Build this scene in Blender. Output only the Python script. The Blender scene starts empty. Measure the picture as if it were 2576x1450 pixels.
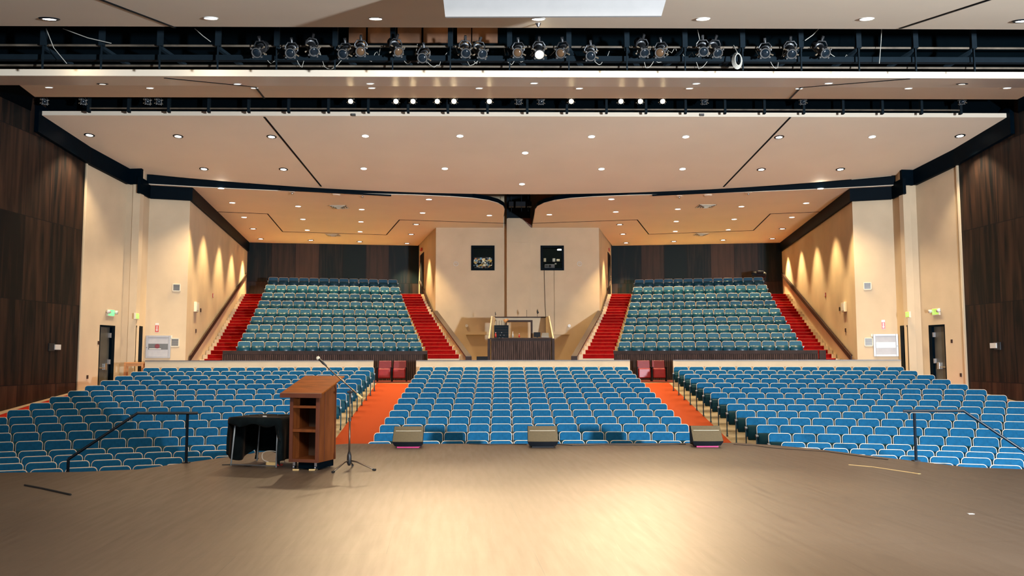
import bpy, bmesh, math, random
from mathutils import Vector, Matrix
random.seed(7)
PI = math.pi
SC = bpy.context.scene
COL = SC.collection
R = math.radians

# ------------------------------------------------------------------ camera
F_PX, PITCH, YAW, ROLL = 2145.16, .08352, .011772, -.0010954
CAM = Vector((-.7732, 0, 1.6))
fw = Vector((math.sin(YAW)*math.cos(PITCH), math.cos(YAW)*math.cos(PITCH), math.sin(PITCH)))
r0 = Vector((math.cos(YAW), -math.sin(YAW), 0)); u0 = r0.cross(fw)
rt = r0*math.cos(ROLL)+u0*math.sin(ROLL); up = -r0*math.sin(ROLL)+u0*math.cos(ROLL)
cd = bpy.data.cameras.new('camera'); cam = bpy.data.objects.new('camera', cd); COL.objects.link(cam)
cd.sensor_width = 36; cd.lens = F_PX*36/2576; cd.clip_end = 200; cd.clip_start = .05
m = Matrix((rt, up, -fw)).transposed().to_4x4(); m.translation = CAM; cam.matrix_world = m
SC.camera = cam
SC.view_settings.view_transform = 'Standard'; SC.view_settings.look = 'None'
SC.view_settings.gamma = 1; SC.view_settings.use_curve_mapping = False
SC.view_settings.exposure = 1.08

# ------------------------------------------------------------------ world and the big lights
W = bpy.data.worlds.new('world'); SC.world = W; W.use_nodes = True
W.node_tree.nodes['Background'].inputs[0].default_value = (.75, .82, 1, 1)
W.node_tree.nodes['Background'].inputs[1].default_value = .22
WARM = (1, .73, .36); WARM2 = (1, .80, .54); COOL = (.80, .90, 1)

def lamp(kind, name, loc, energy, color, target=None, parent=None, **kw):
    l = bpy.data.lights.new(name, kind); l.energy = energy; l.color = color
    for k, v in kw.items(): setattr(l, k, v)
    o = bpy.data.objects.new(name, l); COL.objects.link(o); o.location = loc
    if target is not None:
        o.rotation_euler = (Vector(target)-Vector(loc)).to_track_quat('-Z', 'Y').to_euler()
    if parent: o.parent = parent
    return o
# daylight from the open loading door in the stage wing, and a soft fill light added over the stage
lamp('AREA', 'wing_door_daylight', (8.8, -1.5, 1.9), 5200, COOL, (-3, 34, 3.0), shape='RECTANGLE', size=.6, size_y=.6)
lamp('AREA', 'stage_work_light', (0, 2.0, 6.4), 700, (1, .90, .78), (0, 24, 1.0), shape='RECTANGLE', size=12, size_y=1.2)

WING_BLOCKER = ((6.9, -4.0), (6.9, .8))     # unseen black flat added to keep the daylight off the left seats

# energies of the lamps built further down
E_HOUSE_A, E_HOUSE_B, E_HOUSE_C, E_HOUSE_D = 150, 110, 430, 740
E_STAGE_SPOT = 740

# ------------------------------------------------------------------ pixel rays (used to find where things stand)
def ray(x, y): return fw + rt*((x-1288)/F_PX) + up*((725-y)/F_PX)
def atY(x, y, Y): d = ray(x, y); return CAM + d*(Y/d.y)
def atZ(x, y, Z): d = ray(x, y); return CAM + d*((Z-CAM.z)/d.z)
def atP(x, y, P, n): d = ray(x, y); n = Vector(n); return CAM + d*(((Vector(P)-CAM).dot(n))/d.dot(n))
def onW(x, y, A, B):
    n = Vector((B[1]-A[1], A[0]-B[0], 0)); return atP(x, y, (A[0], A[1], 0), n)

# ------------------------------------------------------------------ materials
def newmat(name):
    m = bpy.data.materials.new(name); m.use_nodes = True
    return m, m.node_tree, m.node_tree.nodes['Principled BSDF']
def mat(name, col, rough=.6, metal=0, var=.06, scale=6, bump=0, bscale=60, spec=.5, stretch=None, coat=0):
    m, t, b = newmat(name)
    b.inputs['Roughness'].default_value = rough; b.inputs['Metallic'].default_value = metal
    b.inputs['Specular IOR Level'].default_value = spec
    b.inputs['Coat Weight'].default_value = coat
    tc = t.nodes.new('ShaderNodeTexCoord'); mp = t.nodes.new('ShaderNodeMapping')
    t.links.new(tc.outputs['Object'], mp.inputs[0])
    if stretch: mp.inputs['Scale'].default_value = stretch
    n = t.nodes.new('ShaderNodeTexNoise'); n.inputs['Scale'].default_value = scale; n.inputs['Detail'].default_value = 5
    t.links.new(mp.outputs[0], n.inputs[0])
    mr = t.nodes.new('ShaderNodeMapRange'); mr.inputs[3].default_value = 1-var*2; mr.inputs[4].default_value = 1+var*2
    mr.inputs[1].default_value = .25; mr.inputs[2].default_value = .75
    t.links.new(n.outputs[0], mr.inputs[0])
    mx = t.nodes.new('ShaderNodeVectorMath'); mx.operation = 'SCALE'; mx.inputs[0].default_value = col[:3]
    t.links.new(mr.outputs[0], mx.inputs['Scale']); t.links.new(mx.outputs[0], b.inputs['Base Color'])
    if bump:
        n2 = t.nodes.new('ShaderNodeTexNoise'); n2.inputs['Scale'].default_value = bscale
        t.links.new(mp.outputs[0], n2.inputs[0])
        bp = t.nodes.new('ShaderNodeBump'); bp.inputs['Strength'].default_value = bump; bp.inputs['Distance'].default_value = .01
        t.links.new(n2.outputs[0], bp.inputs['Height']); t.links.new(bp.outputs[0], b.inputs['Normal'])
    return m
def emis(name, col, strength):
    m, t, b = newmat(name)
    b.inputs['Base Color'].default_value = (*col, 1); b.inputs['Emission Color'].default_value = (*col, 1)
    b.inputs['Emission Strength'].default_value = strength
    return m
def panelwood(name, c0, c1, pw, ph, zoff, rough=.45, seam=.012, axis=0, amp=1.6, tone=.65):
    """large plywood sheets: per-sheet tone, vertical grain, dark seams; coordinates are the object's own"""
    m, t, b = newmat(name); N = t.nodes.new; L = t.links.new
    b.inputs['Roughness'].default_value = rough; b.inputs['Specular IOR Level'].default_value = .12
    tc = N('ShaderNodeTexCoord'); sp = N('ShaderNodeSeparateXYZ'); L(tc.outputs['Object'], sp.inputs[0])
    def mth(op, a, bb=None):
        q = N('ShaderNodeMath'); q.operation = op
        for i, v in enumerate((a, bb)):
            if v is None: continue
            if isinstance(v, (int, float)): q.inputs[i].default_value = v
            else: L(v, q.inputs[i])
        return q.outputs[0]
    u = mth('DIVIDE', sp.outputs[axis], pw); v = mth('DIVIDE', mth('SUBTRACT', sp.outputs[2], zoff), ph)
    fu, fv = mth('FLOOR', u), mth('FLOOR', v)
    cb = N('ShaderNodeCombineXYZ'); L(fu, cb.inputs[0]); L(fv, cb.inputs[1])
    wn = N('ShaderNodeTexWhiteNoise'); L(cb.outputs[0], wn.inputs[0])
    # grain
    mp = N('ShaderNodeMapping'); L(tc.outputs['Object'], mp.inputs[0]); mp.inputs['Scale'].default_value = (4.5, 4.5, .3)
    L(wn.outputs[1], mp.inputs['Location'])
    n1 = N('ShaderNodeTexNoise'); n1.inputs['Scale'].default_value = 1.3; n1.inputs['Detail'].default_value = 8; n1.inputs['Distortion'].default_value = .6
    L(mp.outputs[0], n1.inputs[0])
    mp2 = N('ShaderNodeMapping'); L(tc.outputs['Object'], mp2.inputs[0]); mp2.inputs['Scale'].default_value = (60, 60, 2)
    n2 = N('ShaderNodeTexNoise'); n2.inputs['Scale'].default_value = 1; n2.inputs['Detail'].default_value = 3; L(mp2.outputs[0], n2.inputs[0])
    f = mth('ADD', mth('MULTIPLY', mth('SUBTRACT', n1.outputs[0], .35), amp), mth('MULTIPLY', mth('SUBTRACT', n2.outputs[0], .5), .16))
    f = mth('ADD', f, mth('MULTIPLY', mth('SUBTRACT', wn.outputs[0], .5), tone))
    mx = N('ShaderNodeMix'); mx.data_type = 'RGBA'; mx.clamp_factor = True
    mx.inputs[6].default_value = (*c0, 1); mx.inputs[7].default_value = (*c1, 1); L(f, mx.inputs[0])
    # seams
    du = mth('MULTIPLY', mth('ABSOLUTE', mth('SUBTRACT', mth('FRACT', mth('ADD', u, .5)), .5)), pw)
    dv = mth('MULTIPLY', mth('ABSOLUTE', mth('SUBTRACT', mth('FRACT', mth('ADD', v, .5)), .5)), ph)
    s = mth('LESS_THAN', mth('MINIMUM', du, dv), seam)
    mx2 = N('ShaderNodeMix'); mx2.data_type = 'RGBA'; L(s, mx2.inputs[0]); L(mx.outputs[2], mx2.inputs[6])
    mx2.inputs[7].default_value = (.006, .006, .007, 1)
    L(mx2.outputs[2], b.inputs['Base Color'])
    return m

M = {}
M['cream'] = mat('cream_wall_fabric', (.52, .40, .265), .9, var=.04, scale=1.2, bump=.25, bscale=140)
M['cream2'] = mat('cream_parapet', (.50, .39, .26), .8, var=.03, scale=2)
M['ceil'] = mat('ceiling_plaster', (.72, .605, .47), .62, var=.02, scale=.5, spec=.35)
M['ceilB'] = mat('ceiling_plaster_gloss', (.76, .68, .60), .34, var=.02, scale=.5, spec=.6)
M['navy'] = mat('navy_fascia', (.0002, .003, .006), .5, var=.1, spec=.04)
M['void'] = mat('plenum_black', (.0006, .002, .003), .9, spec=.02)
M['steel'] = mat('catwalk_steel', (.007, .012, .016), .6, metal=.0, spec=.05)
M['rust'] = mat('worn_pipe', (.11, .085, .06), .6, metal=.2, scale=3, var=.3)
M['woodL'] = panelwood('dark_plywood_panels', (.006, .006, .006), (.075, .034, .019), 1.25, 2.48, .87)
M['woodB'] = panelwood('rear_plywood_panels', (.003, .009, .013), (.085, .047, .036), 1.32, 9, -3, rough=.5, seam=.014, amp=.8, tone=.9)
M['rib'] = mat('ribbed_grey_wood', (.050, .031, .026), .7, var=.45, spec=.1, scale=3, stretch=(12, 12, .6))
M['ribcap'] = mat('rib_cap', (.026, .016, .014), .6, spec=.15, var=.2, scale=3)
M['black'] = mat('matt_black', (.004, .005, .007), .6, spec=.15)
M['darkpaint'] = mat('dark_gloss_paint', (.003, .006, .010), .3, spec=.2)
M['concrete'] = mat('sealed_concrete', (.27, .20, .10), .6, var=.14, scale=2.5)
M['tan'] = mat('tan_floor_strip', (.36, .24, .13), .7, var=.1)
M['orange'] = mat('orange_carpet', (.32, .050, .011), .95, var=.03, scale=40, bump=.4, bscale=220, spec=.1)
M['redcarpet'] = mat('red_carpet', (.22, .005, .005), .95, var=.10, scale=5, bump=.4, bscale=220, spec=.0)
M['aislered'] = mat('red_aisle_carpet', (.34, .022, .012), .95, var=.04, scale=40, bump=.4, bscale=220, spec=.0)
M['darkred'] = mat('dark_red_carpet', (.10, .02, .015), .95, var=.1, spec=.1)
M['nosing'] = mat('orange_nosing', (.42, .045, .02), .9, var=.05)
M['chrome'] = mat('bright_metal', (.75, .74, .72), .22, metal=1, var=.02)
M['alum'] = mat('brushed_aluminium', (.30, .29, .29), .45, metal=.4, var=.03)
M['greywhite'] = mat('grey_white_enamel', (.36, .35, .36), .5, var=.03)
M['brownrail'] = mat('brown_handrail', (.045, .024, .018), .55, spec=.12, var=.15, scale=4)
M['browncap'] = mat('brown_cap_metal', (.050, .034, .030), .4, metal=.1, var=.1)
M['white'] = mat('white_plastic', (.55, .53, .49), .4, var=.02)
M['offwhite'] = mat('offwhite_plastic', (.62, .55, .42), .5, var=.02)
M['doorgrey'] = mat('door_grey_brown', (.065, .060, .050), .35, var=.15, scale=2)
M['seatblue'] = mat('blue_seat_cloth', (.006, .070, .148), .85, var=.10, scale=14, bump=.2, bscale=300, spec=.08)
M['seatteal'] = mat('teal_seat_pan', (.002, .040, .058), .6, spec=.15, var=.08, scale=5)
M['piping'] = mat('beige_seat_piping', (.58, .46, .35), .45, var=.03)
M['seatleg'] = mat('teal_metal_standard', (.02, .075, .10), .35, metal=.3)
M['armpad'] = mat('armrest_grey', (.28, .33, .36), .35, var=.05)
M['vinylback'] = mat('vinyl_blue_back', (.016, .080, .150), .6, var=.06, scale=5, spec=.2)
M['vinylseat'] = mat('vinyl_teal_seat', (.001, .040, .070), .30, var=.08, scale=5, spec=.3)
M['maroon'] = mat('maroon_seat', (.13, .006, .010), .45, var=.1)
M['maroonseat'] = mat('maroon_seat_pad', (.22, .008, .010), .4, var=.1)
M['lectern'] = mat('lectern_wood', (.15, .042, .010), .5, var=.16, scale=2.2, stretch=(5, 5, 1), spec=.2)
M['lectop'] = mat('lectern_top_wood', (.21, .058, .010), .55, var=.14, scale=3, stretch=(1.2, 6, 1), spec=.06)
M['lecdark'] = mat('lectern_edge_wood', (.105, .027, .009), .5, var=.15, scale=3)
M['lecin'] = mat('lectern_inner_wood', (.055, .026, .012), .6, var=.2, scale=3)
M['cloth'] = mat('black_tablecloth', (.004, .007, .008), .95, spec=.05, var=.2, scale=8, bump=.3, bscale=20)
_b = M['cloth'].node_tree.nodes['Principled BSDF']; _b.inputs['Sheen Weight'].default_value = .10; _b.inputs['Sheen Roughness'].default_value = .35; _b.inputs['Sheen Tint'].default_value = (1, .62, .38, 1)
M['brass'] = mat('mic_stand_metal', (.14, .10, .07), .35, metal=.8, var=.05)
M['grille'] = mat('monitor_grille', (.070, .048, .020), .6, var=.06, scale=30, bump=.5, bscale=260)
M['pink'] = mat('pink_tape', (.30, .008, .08), .7)
M['mesh'] = mat('mic_mesh', (.62, .55, .42), .5, metal=.2, bump=.5, bscale=900)
M['yellowbox'] = mat('tan_box', (.55, .38, .16), .5)
M['red'] = mat('red_plastic', (.45, .03, .02), .4)
M['cord'] = mat('black_cord', (.012, .012, .012), .5)
M['palecord'] = mat('pale_cord', (.45, .42, .36), .5)
M['oak'] = mat('light_oak', (.50, .22, .07), .4, var=.1, scale=3, stretch=(1, 1, 6))
M['lens'] = mat('glass_lens', (.006, .012, .018), .08, spec=.6)
M['fixture'] = mat('fixture_black', (.018, .018, .019), .4, metal=.2, var=.2)
M['knob'] = mat('handle_tan', (.20, .15, .10), .5)
M['lens_amber'] = mat('amber_lens', (.10, .055, .028), .1, spec=.5)
M['fixring'] = mat('fixture_ring', (.10, .095, .09), .4, metal=.3)
M['lampglow'] = emis('lit_downlight', (1, .93, .80), 7)
M['spotglow'] = emis('lit_stage_lamp', (1, .78, .42), 60)
M['exitglow'] = emis('exit_green', (.08, .75, .20), .75)
M['exitglow2'] = emis('exit_yellow_green', (.30, .62, .06), .5)
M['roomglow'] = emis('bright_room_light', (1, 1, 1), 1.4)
M['darkgreen'] = mat('dark_green_booth', (.004, .011, .012), .6, spec=.1)
M['glow_brown'] = mat('brown_plenum_board', (.10, .045, .02), .8, var=.3, scale=2)
M['shoji'] = mat('white_screen', (.21, .20, .19), .7, var=.02)
# stage: black-brown hardboard, worn
def stage_mat():
    m, t, b = newmat('stage_hardboard'); N = t.nodes.new; L = t.links.new
    tc = N('ShaderNodeTexCoord')
    mp = N('ShaderNodeMapping'); mp.inputs['Rotation'].default_value = (0, 0, R(-4)); L(tc.outputs['Object'], mp.inputs[0])
    mp2 = N('ShaderNodeMapping'); mp2.inputs['Scale'].default_value = (5, .45, 1); L(mp.outputs[0], mp2.inputs[0])
    n1 = N('ShaderNodeTexNoise'); n1.inputs['Scale'].default_value = 2.5; n1.inputs['Detail'].default_value = 8; L(mp2.outputs[0], n1.inputs[0])
    n2 = N('ShaderNodeTexNoise'); n2.inputs['Scale'].default_value = .35; n2.inputs['Detail'].default_value = 4; L(tc.outputs['Object'], n2.inputs[0])
    n3 = N('ShaderNodeTexNoise'); n3.inputs['Scale'].default_value = 14; n3.inputs['Detail'].default_value = 2; L(mp2.outputs[0], n3.inputs[0])
    ad = N('ShaderNodeMath'); ad.operation = 'ADD'; L(n1.outputs[0], ad.inputs[0]); L(n2.outputs[0], ad.inputs[1])
    ad2 = N('ShaderNodeMath'); ad2.operation = 'MULTIPLY_ADD'; L(n3.outputs[0], ad2.inputs[0]); ad2.inputs[1].default_value = .3; L(ad.outputs[0], ad2.inputs[2])
    cr = N('ShaderNodeValToRGB'); L(ad2.outputs[0], cr.inputs[0])
    cr.color_ramp.elements[0].position = .75; cr.color_ramp.elements[0].color = (.062, .040, .026, 1)
    cr.color_ramp.elements[1].position = 1.45; cr.color_ramp.elements[1].color = (.090, .060, .038, 1)
    # board joints
    br = N('ShaderNodeTexBrick'); br.inputs['Scale'].default_value = 1; br.inputs['Brick Width'].default_value = 2.44; br.inputs['Row Height'].default_value = 1.22
    br.inputs['Mortar Size'].default_value = .004; br.inputs['Color1'].default_value = (1, 1, 1, 1); br.inputs['Color2'].default_value = (.95, .95, .95, 1); br.inputs['Mortar'].default_value = (.62, .62, .62, 1)
    L(mp.outputs[0], br.inputs[0])
    mx = N('ShaderNodeMix'); mx.data_type = 'RGBA'; mx.blend_type = 'MULTIPLY'; mx.inputs[0].default_value = 1
    L(cr.outputs[0], mx.inputs[6]); L(br.outputs[0], mx.inputs[7])
    mp3 = N('ShaderNodeMapping'); mp3.inputs['Scale'].default_value = (70, 1.1, 1); mp3.inputs['Rotation'].default_value = (0, 0, R(-7)); L(tc.outputs['Object'], mp3.inputs[0])
    n4 = N('ShaderNodeTexNoise'); n4.inputs['Scale'].default_value = 1; n4.inputs['Detail'].default_value = 2; L(mp3.outputs[0], n4.inputs[0])
    m4 = N('ShaderNodeMapRange'); m4.inputs[1].default_value = .70; m4.inputs[2].default_value = .76; m4.inputs[4].default_value = .40; L(n4.outputs[0], m4.inputs[0])
    mx4 = N('ShaderNodeMix'); mx4.data_type = 'RGBA'; L(m4.outputs[0], mx4.inputs[0]); L(mx.outputs[2], mx4.inputs[6]); mx4.inputs[7].default_value = (.22, .17, .12, 1)
    L(mx4.outputs[2], b.inputs['Base Color'])
    mr = N('ShaderNodeMapRange'); mr.inputs[3].default_value = .34; mr.inputs[4].default_value = .55; L(n1.outputs[0], mr.inputs[0]); L(mr.outputs[0], b.inputs['Roughness'])
    return m
M['stage'] = stage_mat()

# ------------------------------------------------------------------ mesh helpers
class MB:
    def __init__(s): s.b = bmesh.new()
    def quad(s, *p):
        f = s.b.faces.new([s.b.verts.new(q) for q in p]); return f
    def box(s, a, b, rot=0, piv=None):
        x0, y0, z0 = a; x1, y1, z1 = b
        v = [Vector(q) for q in ((x0, y0, z0), (x1, y0, z0), (x1, y1, z0), (x0, y1, z0), (x0, y0, z1), (x1, y0, z1), (x1, y1, z1), (x0, y1, z1))]
        if rot:
            p = Vector(piv or ((x0+x1)/2, (y0+y1)/2, 0)); mm = Matrix.Rotation(rot, 3, 'Z'); v = [mm @ (q-p)+p for q in v]
        return s.hexa(v)
    def hexa(s, v):
        w = [s.b.verts.new(q) for q in v]
        for f in ((0, 3, 2, 1), (4, 5, 6, 7), (0, 1, 5, 4), (1, 2, 6, 5), (2, 3, 7, 6), (3, 0, 4, 7)): s.b.faces.new([w[i] for i in f])
        return s
    def prism(s, poly, z0, z1):
        """plan polygon extruded; z0, z1 numbers or functions of x,y"""
        fz = lambda z, p: z(p[0], p[1]) if callable(z) else z
        a = [s.b.verts.new((p[0], p[1], fz(z0, p))) for p in poly]; c = [s.b.verts.new((p[0], p[1], fz(z1, p))) for p in poly]
        s.b.faces.new(a[::-1]); s.b.faces.new(c); n = len(poly)
        for i in range(n): s.b.faces.new((a[i], a[(i+1) % n], c[(i+1) % n], c[i]))
        return s
    def tube(s, pts, r, n=8, closed=False, caps=True):
        pts = [Vector(p) for p in pts]; rings = []; N = len(pts)
        rr = r if isinstance(r, (list, tuple)) else [r]*N
        for i, p in enumerate(pts):
            if closed: d = pts[(i+1) % N]-pts[i-1]
            else: d = pts[min(i+1, N-1)]-pts[max(i-1, 0)]
            d.normalize(); a = d.orthogonal().normalized() if i == 0 else (pa - d*pa.dot(d)).normalized()
            pa = a; b = d.cross(a)
            rings.append([s.b.verts.new(p+(a*math.cos(2*PI*k/n)+b*math.sin(2*PI*k/n))*rr[i]) for k in range(n)])
        for i in range(N-1 if not closed else N):
            A, B = rings[i], rings[(i+1) % N]
            for k in range(n): s.b.faces.new((A[k], A[(k+1) % n], B[(k+1) % n], B[k]))
        if caps and not closed: s.b.faces.new(rings[0][::-1]); s.b.faces.new(rings[-1])
        return s
    def cyl(s, p, q, r, n=16, r2=None): return s.tube([p, q], [r, r if r2 is None else r2], n)
    def wallbox(s, A, B, z0, z1, t=.1, side=1):
        """vertical slab along plan line A-B; thickness t to the side away from the hall"""
        d = (Vector(B)-Vector(A)); d = Vector((d.x, d.y, 0)).normalized(); nn = Vector((-d.y, d.x, 0))*t*side
        A = Vector((A[0], A[1], 0)); B = Vector((B[0], B[1], 0))
        za, zb = (z0 if isinstance(z0, tuple) else (z0, z0)); zc, zd = (z1 if isinstance(z1, tuple) else (z1, z1))
        Z = Vector((0, 0, 1))
        s.hexa([A+Z*za, B+Z*zb, B+nn+Z*zb, A+nn+Z*za, A+Z*zc, B+Z*zd, B+nn+Z*zd, A+nn+Z*zc]); return s
    def build(s, name, m, parent=None, smooth=False, bevel=0, seg=2):
        bmesh.ops.recalc_face_normals(s.b, faces=s.b.faces)
        if bevel: bmesh.ops.bevel(s.b, geom=[e for e in s.b.edges if e.is_manifold and e.calc_face_angle(0) > .5], offset=bevel, segments=seg, affect='EDGES', profile=.5)
        me = bpy.data.meshes.new(name); s.b.to_mesh(me); s.b.free()
        if smooth:
            for p in me.polygons: p.use_smooth = True
        o = bpy.data.objects.new(name, me); COL.objects.link(o)
        if m: me.materials.append(m)
        if parent: o.parent = parent
        return o
def smooth(P, n=8):
    P = [Vector(p) for p in P]; out = []
    for i in range(len(P)-1):
        a, b, c, d = P[max(i-1, 0)], P[i], P[i+1], P[min(i+2, len(P)-1)]
        for k in range(n):
            t = k/n; out.append(.5*((2*b)+(c-a)*t+(2*a-5*b+4*c-d)*t*t+(3*b-a-3*c+d)*t**3))
    return out+[P[-1]]
def tag(o, label=None, cat=None, group=None, kind=None):
    if label: o['label'] = label
    if cat: o['category'] = cat
    if group: o['group'] = group
    if kind: o['kind'] = kind
    return o
def empty(name, loc, rz=0, label=None, cat=None, group=None, rot=None):
    o = bpy.data.objects.new(name, None); COL.objects.link(o); o.location = loc
    o.rotation_euler = rot if rot is not None else (0, 0, rz); o.empty_display_size = .1
    return tag(o, label, cat, group)
def struct(o): o['kind'] = 'structure'; return o
def dup(o, parent=None):
    c = o.copy(); COL.objects.link(c)
    if parent: c.parent = parent
    for ch in list(o.children): dup(ch, c)
    return c
ORD = ['', 'first', 'second', 'third', 'fourth', 'fifth', 'sixth', 'seventh', 'eighth', 'ninth', 'tenth', 'eleventh', 'twelfth', 'thirteenth',
       'fourteenth', 'fifteenth', 'sixteenth', 'seventeenth', 'eighteenth', 'nineteenth', 'twentieth', 'twenty-first', 'twenty-second']

# ------------------------------------------------------------------ the raked floor
YC = -8.0                                      # centre of the seating arcs
def rowR(b): return 38.32-.87*b                # b = 0 is the back row
def zrow(b): return (1.6-(1.783-.1169*(13-b)) if b <= 13 else 1.6-(1.783+.025*(b-13)))-.82
def zf(x, y):
    r = math.hypot(x, y-YC)
    if r < 24.4: return zrow(16)
    if r < 27.01: return zrow(13)-(27.01-r)/.87*.025
    if r < 40.0: return -1.003+(r-27.01)*.1344
    return .742
def polar(r, a): return (r*math.sin(a), YC+r*math.cos(a))
fl = MB(); A0 = R(38); na, rs = 60, [20, 22, 24.4, 27.01, 30, 33, 36, 40.0, 42.5, 45, 50, 58]
grid = [[fl.b.verts.new((*polar(r, -A0+2*A0*i/na), zf(*polar(r, 0)))) for i in range(na+1)] for r in rs]
for j in range(len(rs)-1):
    for i in range(na): fl.b.faces.new((grid[j][i], grid[j][i+1], grid[j+1][i+1], grid[j+1][i]))
struct(fl.build('floor', M['concrete']))

def carpet(name, xin, xout, y0, y1, mt, label, dz=.012, n=30):
    c = MB(); prev = None
    for i in range(n+1):
        y = y0+(y1-y0)*i/n; xa, xb = xin(y), xout(y)
        row = []
        for k in range(5):
            x = xa+(xb-xa)*k/4; row.append(c.b.verts.new((x, y, zf(x, y)+dz)))
        if prev:
            for k in range(4): c.b.faces.new((prev[k], prev[k+1], row[k+1], row[k]))
        prev = row
    o = c.build(name, mt); return tag(o, label, 'carpet')
def wallX(y): return 14.55+.075*(28-y)
xc = lambda y: 5.10+(y-22)*.028
for s, nm in ((-1, 'left'), (1, 'right')):
    carpet('aisle_carpet', lambda y: s*3.90, lambda y: s*xc(y), 17.3, 31.5, M['orange'],
           'bright orange carpet in the %s aisle beside the centre block of seats' % nm)
    carpet('aisle_carpet', lambda y: s*12.85, lambda y: s*min(wallX(y)-.16, 14.6), 12.5, 29.0, M['aislered'],
           'red carpet of the outer aisle along the %s dark wood wall' % nm)
    struct(carpet('trim_%d' % (1 if s < 0 else 2), lambda y: s*min(wallX(y)-.17, 14.59), lambda y: s*wallX(y), 12.5, 28.2, M['tan'], None, dz=.02))
    st = bpy.data.objects['trim_%d' % (1 if s < 0 else 2)]; del st['category']
c = MB(); prev = None
for i in range(41):
    a = R(-16.5)+R(33)*i/40; row = [c.b.verts.new((*polar(r, a), .742+.01)) for r in (39.95, 43.4)]
    if prev: c.b.faces.new((prev[0], row[0], row[1], prev[1]))
    prev = row
tag(c.build('cross_aisle_carpet', M['darkred']), 'dark red carpet of the cross aisle behind the low cream walls', 'carpet')

# ------------------------------------------------------------------ stage
half = [(0, 16.35), (3.7, 16.48), (4.25, 16.05), (4.8, 15.35), (5.4, 14.1), (6.1, 12.72), (6.8, 12.45), (7.9, 12.38), (17, 12.3)]
poly = [(-17, -4)]+[(-x, y) for x, y in half[::-1]]+half[1:]+[(17, -4)]
st = MB(); st.prism(poly, -.06, 0); struct(st.build('stage_floor', M['stage']))
st = MB()
for (x0, y0), (x1, y1) in zip(half, half[1:]):
    for s in (-1, 1):
        st.wallbox((s*x0, y0-.04), (s*x1, y1-.04), -1.08, -.061, t=.05, side=-s if s > 0 else 1)
struct(st.build('stage_front', M['black']))
e = MB(); e.tube([(x, y+.005, -.02) for x, y in poly[1:-1]], .022, 6); struct(e.build('trim_3', M['lecdark']))
# dark closing strip set in the floor near the right edge, and a yellow tape mark
e = MB(); pts = [(1845, 1119), (1900, 1122), (1940, 1127.5), (2000, 1132), (2080, 1137), (2180, 1151), (2232, 1157)]
pp = [atZ(x, y, .004) for x, y in pts]
for a, b in zip(pp, pp[1:]): e.wallbox(a, b, .0005, .006, t=.03)
tag(e.build('floor_strip', M['black']), 'thin dark metal strip let into the stage floor by the right edge', 'strip')
e = MB(); pp = [atZ(x, y, .002) for x, y in ((2134, 1170), (2190, 1175), (2250, 1184), (2310, 1193))]
for a, b in zip(pp, pp[1:]): e.wallbox(a, b, .0005, .003, t=.05)
tag(e.build('floor_tape', M['yellowbox']), 'worn strip of yellow tape on the right of the stage floor', 'tape')
e = MB(); pp = [atZ(x, y, .01) for x, y in ((62, 1221), (105, 1229), (178, 1245))]; e.tube(pp, .012, 6)
tag(e.build('floor_cable', M['cord']), 'short black cable lying on the left front of the stage', 'cable')
e = MB()
for x, y in ((2442, 1293), (1360, 1126)): p = atZ(x, y, .002); e.box((p.x-.03, p.y-.02, .0005), (p.x+.03, p.y+.02, .003))
e = e.build('floor_marks', M['white'])
tag(e, 'small white marks taped on the stage floor', 'tape mark', kind='stuff')

# ------------------------------------------------------------------ walls
wf = MB(); wf.wallbox(*WING_BLOCKER, .002, 2.0, t=.08, side=-1); struct(wf.build('wall_stage_wing', M['black']))  # out-of-view light blocker, added to shade the left seats
ZT = 11.5
def wall(name, A, B, z0, z1, mt, holes=(), t=.25, side=1):
    """wall in its own frame (x along A-B, y outward), so panel materials follow it; holes = (x0, x1, z0, z1)"""
    d = Vector((B[0]-A[0], B[1]-A[1])); Ln = d.length; ang = math.atan2(d.y, d.x)
    mb = MB(); xs = sorted({0, Ln, *[h[0] for h in holes], *[h[1] for h in holes]}); zs = sorted({z0, z1, *[h[2] for h in holes], *[h[3] for h in holes]})
    for a, b in zip(xs, xs[1:]):
        for c, d2 in zip(zs, zs[1:]):
            if any(h[0] <= (a+b)/2 <= h[1] and h[2] <= (c+d2)/2 <= h[3] for h in holes): continue
            mb.box((a, 0, c), (b, t*side, d2))
    bmesh.ops.remove_doubles(mb.b, verts=mb.b.verts, dist=1e-5)
    seen = {}
    for f in mb.b.faces: seen.setdefault(frozenset(v.index for v in f.verts), []).append(f) if False else None
    o = mb.build(name, mt); o.location = (A[0], A[1], 0); o.rotation_euler = (0, 0, ang)
    return struct(o)
def zC(y): return 8.94-.115*(y-25.3)          # underside of the middle ceiling
def zD(y): return 7.98+.0133*(y-31)           # underside of the rear ceilings
P0, P1, P2, P3, P4, P5 = (wallX(10), 10), (14.55, 28), (14.16, 30.2), (13.66, 30.15), (13.74, 31.15), (12.4, 31.55)
P6, P7 = (15.15, 48), (5.35, 49.56)
BF, BB = (4.05, 42), (5.62, 49.5)
def hole(A, B, pxs, ys):
    """opening seen between two pixel columns and rows -> (x0, x1, z0, z1) along the wall"""
    p = onW(pxs[0], (ys[0]+ys[1])/2, A, B); q = onW(pxs[1], (ys[0]+ys[1])/2, A, B)
    a = (Vector(p[:2])-Vector(A)).length; b = (Vector(q[:2])-Vector(A)).length
    return (min(a, b), max(a, b), onW(pxs[0], ys[1], A, B).z, onW(pxs[0], ys[0], A, B).z)
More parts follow.
